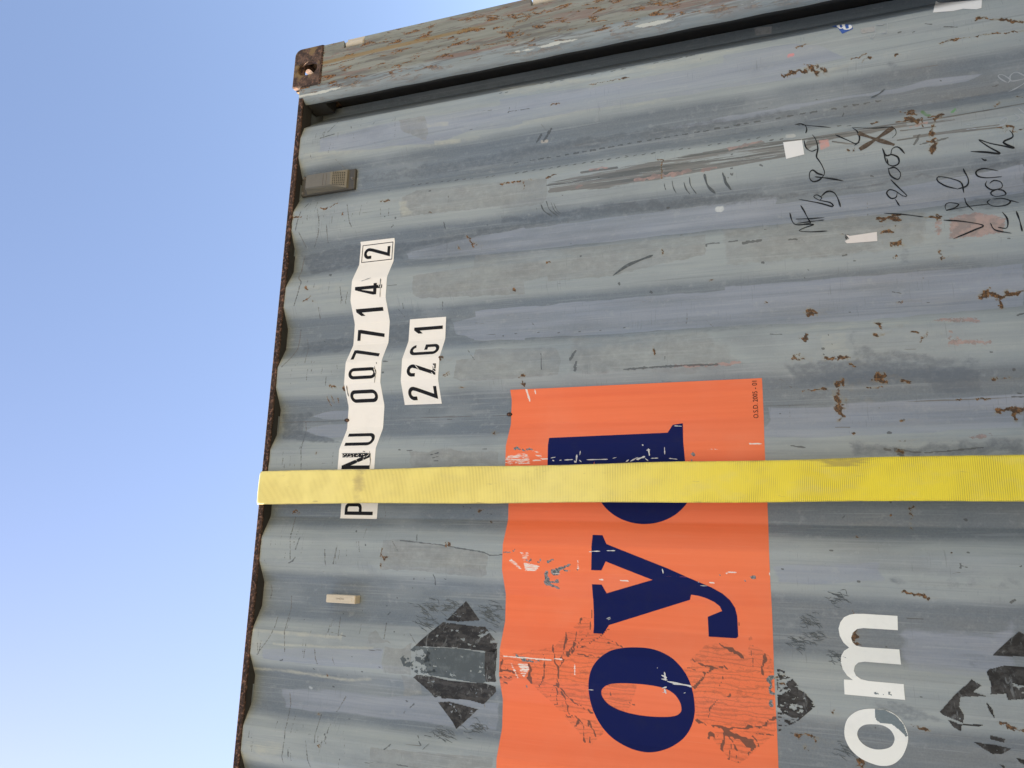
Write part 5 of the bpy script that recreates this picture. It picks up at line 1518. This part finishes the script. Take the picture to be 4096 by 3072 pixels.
ribbons('sprayed_cross', [(onwall('c3', p), w) for p, w in (([(1000, 1098), (1110, 1030), (1250, 935)], .013), ([(990, 978), (1110, 1020), (1258, 1065)], .012))], M['rust_scuff'], container, .0006, 'brown sprayed cross mark', taper=False)
CRES = [('c2', [(300, 1505), (325, 1555), (385, 1595)], 8), ('c2', [(340, 1480), (365, 1545), (425, 1592)], 6), ('c2', [(375, 1490), (400, 1550), (440, 1585)], 4), ('c2', [(395, 1495), (420, 1550), (450, 1575)], 3), ('c2', [(1210, 1350), (1215, 1380), (1224, 1402)], 5), ('c2', [(1268, 1330), (1277, 1380), (1300, 1425)], 5), ('c2', [(1355, 1340), (1370, 1390), (1402, 1432)], 7), ('c2', [(1395, 1300), (1405, 1365), (1448, 1428)], 5),
        ('c2', [(1505, 1278), (1530, 1365), (1588, 1424)], 13), ('c2', [(1640, 1268), (1662, 1340), (1706, 1398)], 12), ('c5', [(1018, 558), (1090, 505), (1160, 465), (1312, 408)], 15), ('c3', [(1085, 720), (1140, 695), (1185, 658)], 8), ('c3', [(0, 1290), (20, 1345), (50, 1398)], 10), ('c5', [(1060, 530), (1200, 455), (1300, 420)], 5)]
ribbons('scuff_mark', [(onwall(s, p), w * .00060) for s, p, w in CRES], M['grey_scuff'], container, .0006)

# --- labels and tapes
decal('paper_label', [wl('c3', [(436, 1046), (575, 1030), (592, 1136), (458, 1169)])], M['paper'], container, .0009, 'small square white paper label')
decal('paper_label', [wl('c3', [(1540, 95), (1550, 50), (1562, 8), (1580, 18), (1900, 3), (1897, 62), (1860, 72), (1760, 68), (1690, 84)])], M['paper'], container, .0009, 'long white paper strip label')
decal('paper_label', [wl('c6', [(900, 252), (930, 262), (1128, 232), (1131, 300), (906, 318), (890, 300), (925, 284)])], M['pinkpaper'], container, .0009, 'cream paper strip with a torn dark end')
decal('label_stub', [wl('c6', [(890, 252), (915, 250), (930, 262), (900, 290), (893, 275)])], M['residue'], container, .0008)
decal('tape_strip', [wl('c3', [(222, 207), (353, 195), (350, 250), (234, 261)])], M['tape'], container, .0009, 'short grey tape strip near the corner post')
decal('tape_strip', [wl('c3', [(1005, 213), (1112, 192), (1114, 232), (1012, 249)])], M['tape'], container, .0009, 'crumpled clear tape strip')
ribbons('tape_edge', [(onwall('c3', p), w) for p, w in (([(1112, 188), (1115, 228), (1110, 262), (1088, 285)], .0025), ([(1205, 170), (1200, 260)], .002), ([(1115, 190), (1205, 172)], .002), ([(1075, 255), (1085, 280), (1110, 285)], .0022), ([(1165, 248), (1195, 240)], .006), ([(1130, 187), (1180, 178)], .006))], M['chalk'], container, .0012)
bl = decal('number_label', [wl('c3', [(793, 195), (830, 185), (925, 178), (952, 212), (872, 249)])], M['blue'], container, .0009, 'blue diamond label with a white number 3')
three = [([(842, 190), (850, 180), (872, 178), (885, 200), (872, 212)], 0), ([(880, 205), (905, 220), (938, 212), (940, 190), (912, 178)], 0)]
ribbons('digit', [(onwall('c3', [(840, 186), (848, 202), (868, 208), (882, 196), (880, 180)]), .0085), (onwall('c3', [(882, 196), (890, 214), (912, 216), (932, 206), (922, 184)]), .0085)], M['paper'], bl, .0014, taper=False)

# --- bolts on the weld seam
for xz in ((-1.399, 2.284), (-1.398, 1.729)):
    bm = bmesh.new()
    bmesh.ops.create_icosphere(bm, subdivisions=3, radius=1)
    for v in bm.verts:
        n_ = .15 * math.sin(v.co.x * 5 + xz[1]) * math.sin(v.co.z * 4)
        v.co = Vector((xz[0] + v.co.x * .006 * (1 + n_), float(surf(xz[0], xz[1])) + v.co.y * .007, xz[1] + v.co.z * .009 * (1 + n_)))
    frombm('weld_nub', bm, M['rail'], container, smooth=True)

# --- ventilator: base plate, sloped hood, grille, screws
vx0, vx1, vz0, vz1 = -.5935, -.5175, 2.318, 2.535
yb = .046
bm = bmesh.new()
box(bm, vx0, vx1, yb - .009, yb + .006, vz0, vz1, .003)
vent = frombm('vent_plate', bm, M['ventplate'], container)
bm = bmesh.new()
hx0, hx1 = vx0 + .004, vx1 - .004
yt = yb - .036
prof2 = [(2.508, yb - .0085), (2.503, yt + .006), (2.499, yt), (2.400, yt), (2.394, yt + .002), (2.346, yb - .016), (2.343, yb - .0085)]
loops = [[bm.verts.new((x, y, z)) for z, y in prof2] for x in (hx0 + .003, hx0 + .010, hx1 - .010, hx1 - .003)]
for k, x in enumerate((hx0, hx0 + .010, hx1 - .010, hx1)):
    for v in loops[k]:
        if v.co.y < yb - .02 and k in (0, 3):
            v.co.x = hx0 + .008 if k == 0 else hx1 - .008
            v.co.y += .004
        elif k in (0, 3):
            v.co.x = x
for a, b in zip(loops[:-1], loops[1:]):
    for i in range(len(prof2) - 1):
        bm.faces.new((a[i], a[i + 1], b[i + 1], b[i]))
bm.faces.new(loops[0])
bm.faces.new(loops[-1][::-1])
bmesh.ops.recalc_face_normals(bm, faces=bm.faces)
hood = frombm('vent_hood', bm, M['vent'], container)
bm = bmesh.new()
for i in range(7):
    for j in range(8):
        z = 2.391 - .0056 * i * 1.08
        f = (2.394 - z) / (2.394 - 2.346)
        y = (yt + .002) * (1 - f) + (yb - .016) * f
        sl = Vector((0, -(.048), -(.018))).normalized()
        cyl(bm, (hx0 + .012 + j * (hx1 - hx0 - .024) / 7, y - .0002, z), (0, -.936, -.351), .0018, .0012, 10)
frombm('grille', bm, M['ventdark'], hood)
bm = bmesh.new()
box(bm, -.578, -.538, yt - .0012, yt + .001, 2.416, 2.4175)
box(bm, -.578, -.538, yt - .0012, yt + .001, 2.429, 2.4305)
frombm('embossed_mark', bm, M['steel'], hood)
for sx_, sz_ in ((-.527, 2.526), (-.584, 2.526), (-.555, 2.328)):
    bm = bmesh.new()
    cyl(bm, (sx_, yb - .011, sz_), (0, -1, 0), .0058, .006, 14, .004)
    cyl(bm, (sx_, yb - .014, sz_), (0, -1, 0), .0030, .003, 10)
    frombm('screw', bm, M['steel'], container)

# --- small cream block fixed in a channel
bm = bmesh.new()
box(bm, -1.9605, -1.9365, .018, .049, 2.190, 2.291, .003)
blk = frombm('marker_block', bm, M['block'], container)
bm = bmesh.new()
box(bm, -1.9545, -1.9430, .0168, .0185, 2.200, 2.283, .0008, 1)
frombm('block_face', bm, M['block'], blk)
V, F = [], []
for k in range(40):
    z = 2.254 - k * .0007
    x = -1.9475 + .0026 * math.sin(k * 1.3) * (.6 + .4 * math.sin(k * .37))
    V += [(x - .0008, .0166, z), (x + .0008, .0166, z)]
    if k:
        F.append((2 * k - 2, 2 * k - 1, 2 * k + 1, 2 * k))
me = bpy.data.meshes.new('stamped_mark')
me.from_pydata(V, [], F)
link('stamped_mark', me, M['rust_scuff'], blk)

# ------------------------------------------------------------------ yellow strap over the container
def strap_path():
    pts = [(YK + .03, .35), (YK + .004, 2.40), (YK - .004, RT - .01), (YK - .03, RT + .006), (YK - .3, RT + .004), (1.2, RT + .003), (.3, RT + .003), (.03, RT + .003)]
    for a in np.linspace(90, 180, 9):
        pts.append((.0165 + .0172 * math.cos(math.radians(a)), RT - .0145 + .0172 * math.sin(math.radians(a))))
    n = 420
    for k in range(1, n + 1):
        t = k / n
        z = RT - .014 - t * (RT - .014 + .06)
        y = -.001 - .033 * t + .0012 * math.sin(t * 40) * math.sin(t * 9)
        pts.append((y, z))
    pts += [(-.036, -.09), (-.03, -.14)]
    return np.array(pts)


sp = strap_path()
d = np.gradient(sp, axis=0)
d /= np.linalg.norm(d, axis=1)[:, None]
nr = np.stack([d[:, 1], -d[:, 0]], 1)
nr = -nr if nr[len(nr) // 2][0] > 0 else nr
nw = 17
T = .0035
V, F = [], []
A = []
for i, (y, z) in enumerate(sp):
    f = np.clip((2.56 - z) / 2.12, -.3, 1.3) if i > 7 else 0
    xt = -1.566 + (.027 - .005) * f + .0012 * math.sin(z * 11)
    xb = -1.670 + .026 * f - .005 * f + .0012 * math.sin(z * 9 + 1)
    for side_ in (0, 1):
        for j in range(nw):
            s = j / (nw - 1)
            b = -.0012 * (1 - (2 * s - 1) ** 8) + .0008 * math.sin(z * 23 + s * 4)
            e = .0012 if j in (0, nw - 1) else 0
            off = (T - e if side_ == 0 else e) - b * (1 if side_ == 0 else 0)
            p = np.array([y, z]) + nr[i] * off
            V.append((xt + (xb - xt) * s, p[0], p[1]))
            fade = np.clip((z - .9) / 1.4, 0, 1) + .35 * math.exp(-((z - 1.55) / .25) ** 2)
            gr = max(.55 * math.exp(-((z - 2.19) / .035) ** 2), .15 * (z > 2.2), .4 * math.exp(-((z - 2.08) / .02) ** 2 - ((s - .5) / .3) ** 2))
            ed = max(.55 * math.exp(-min(s, 1 - s) / .03), .6 * math.exp(-((z - .83) / .1) ** 2) * (s < .25))
            A.append((min(fade, 1), gr, ed, 0))
rowv = nw * 2
for i in range(len(sp) - 1):
    a, b = i * rowv, (i + 1) * rowv
    for j in range(nw - 1):
        F.append((a + j, b + j, b + j + 1, a + j + 1))
        F.append((a + nw + j, a + nw + j + 1, b + nw + j + 1, b + nw + j))
    F.append((a, a + nw, b + nw, b))
    F.append((a + nw - 1, b + nw - 1, b + 2 * nw - 1, a + 2 * nw - 1))
ms = mesh_np('lashing_strap', np.array(V, float), np.array(F))
set_attr(ms, 'wear_a', np.array(A, np.float32))
strap = link('lashing_strap', ms, M['strap'])
strap.location = (0, 0, DECK)
strap['label'] = 'wide yellow webbing lashing strap pulled tight over the grey container'
strap['category'] = 'strap'

# ------------------------------------------------------------------ the flatbed trailer underneath
trailer = empty('flatbed_trailer', (-3.0, 1.22, 0), 'low flatbed trailer with a timber deck under the grey container', 'trailer')
TX, TY = 3.0, -1.22                             # local = world + (TX, TY)
bm = bmesh.new()
for k in range(9):
    y0 = -1.17 + k * .26
    box(bm, -4.2, 4.2, y0, y0 + .255, DECK - .05, DECK, .003, 1)
frombm('deck', bm, M['deck'], trailer)
for s in (-1, 1):
    bm = bmesh.new()
    box(bm, -4.2, 4.2, s * 1.235 - .03, s * 1.235 + .03, DECK - .17, DECK - .002, .006)
    frombm('side_rail', bm, M['chassis'], trailer)
    bm = bmesh.new()
    box(bm, -4.1, 4.1, s * .45 - .06, s * .45 + .06, DECK - .35, DECK - .055, .006)
    frombm('chassis_beam', bm, M['chassis'], trailer)
for k in range(3):
    for s in (-1, 1):
        bm = bmesh.new()
        cyl(bm, (-3.4 + k * .95, s * .98, .31), (0, 1, 0), .31, .28, 40)
        bmesh.ops.bevel(bm, geom=[e for e in bm.edges if e.calc_face_angle(0) > 1], offset=.03, segments=3, affect='EDGES')
        w = frombm('wheel', bm, M['rubber'], trailer, smooth=True)
        bm = bmesh.new()
        cyl(bm, (-3.4 + k * .95, s * 1.125, .31), (0, 1, 0), .17, .02, 28)
        frombm('rim', bm, M['steel'], w)
    bm = bmesh.new()
    cyl(bm, (-3.4 + k * .95, 0, .31), (0, 1, 0), .05, 1.7, 16)
    frombm('axle', bm, M['chassis'], trailer)
for s in (-1, 1):
    bm = bmesh.new()
    box(bm, 2.6, 2.75, s * .45 - .05, s * .45 + .05, .04, DECK - .345, .005)
    box(bm, 2.5, 2.85, s * .45 - .14, s * .45 + .14, 0, .045, .005)
    frombm('landing_leg', bm, M['chassis'], trailer)
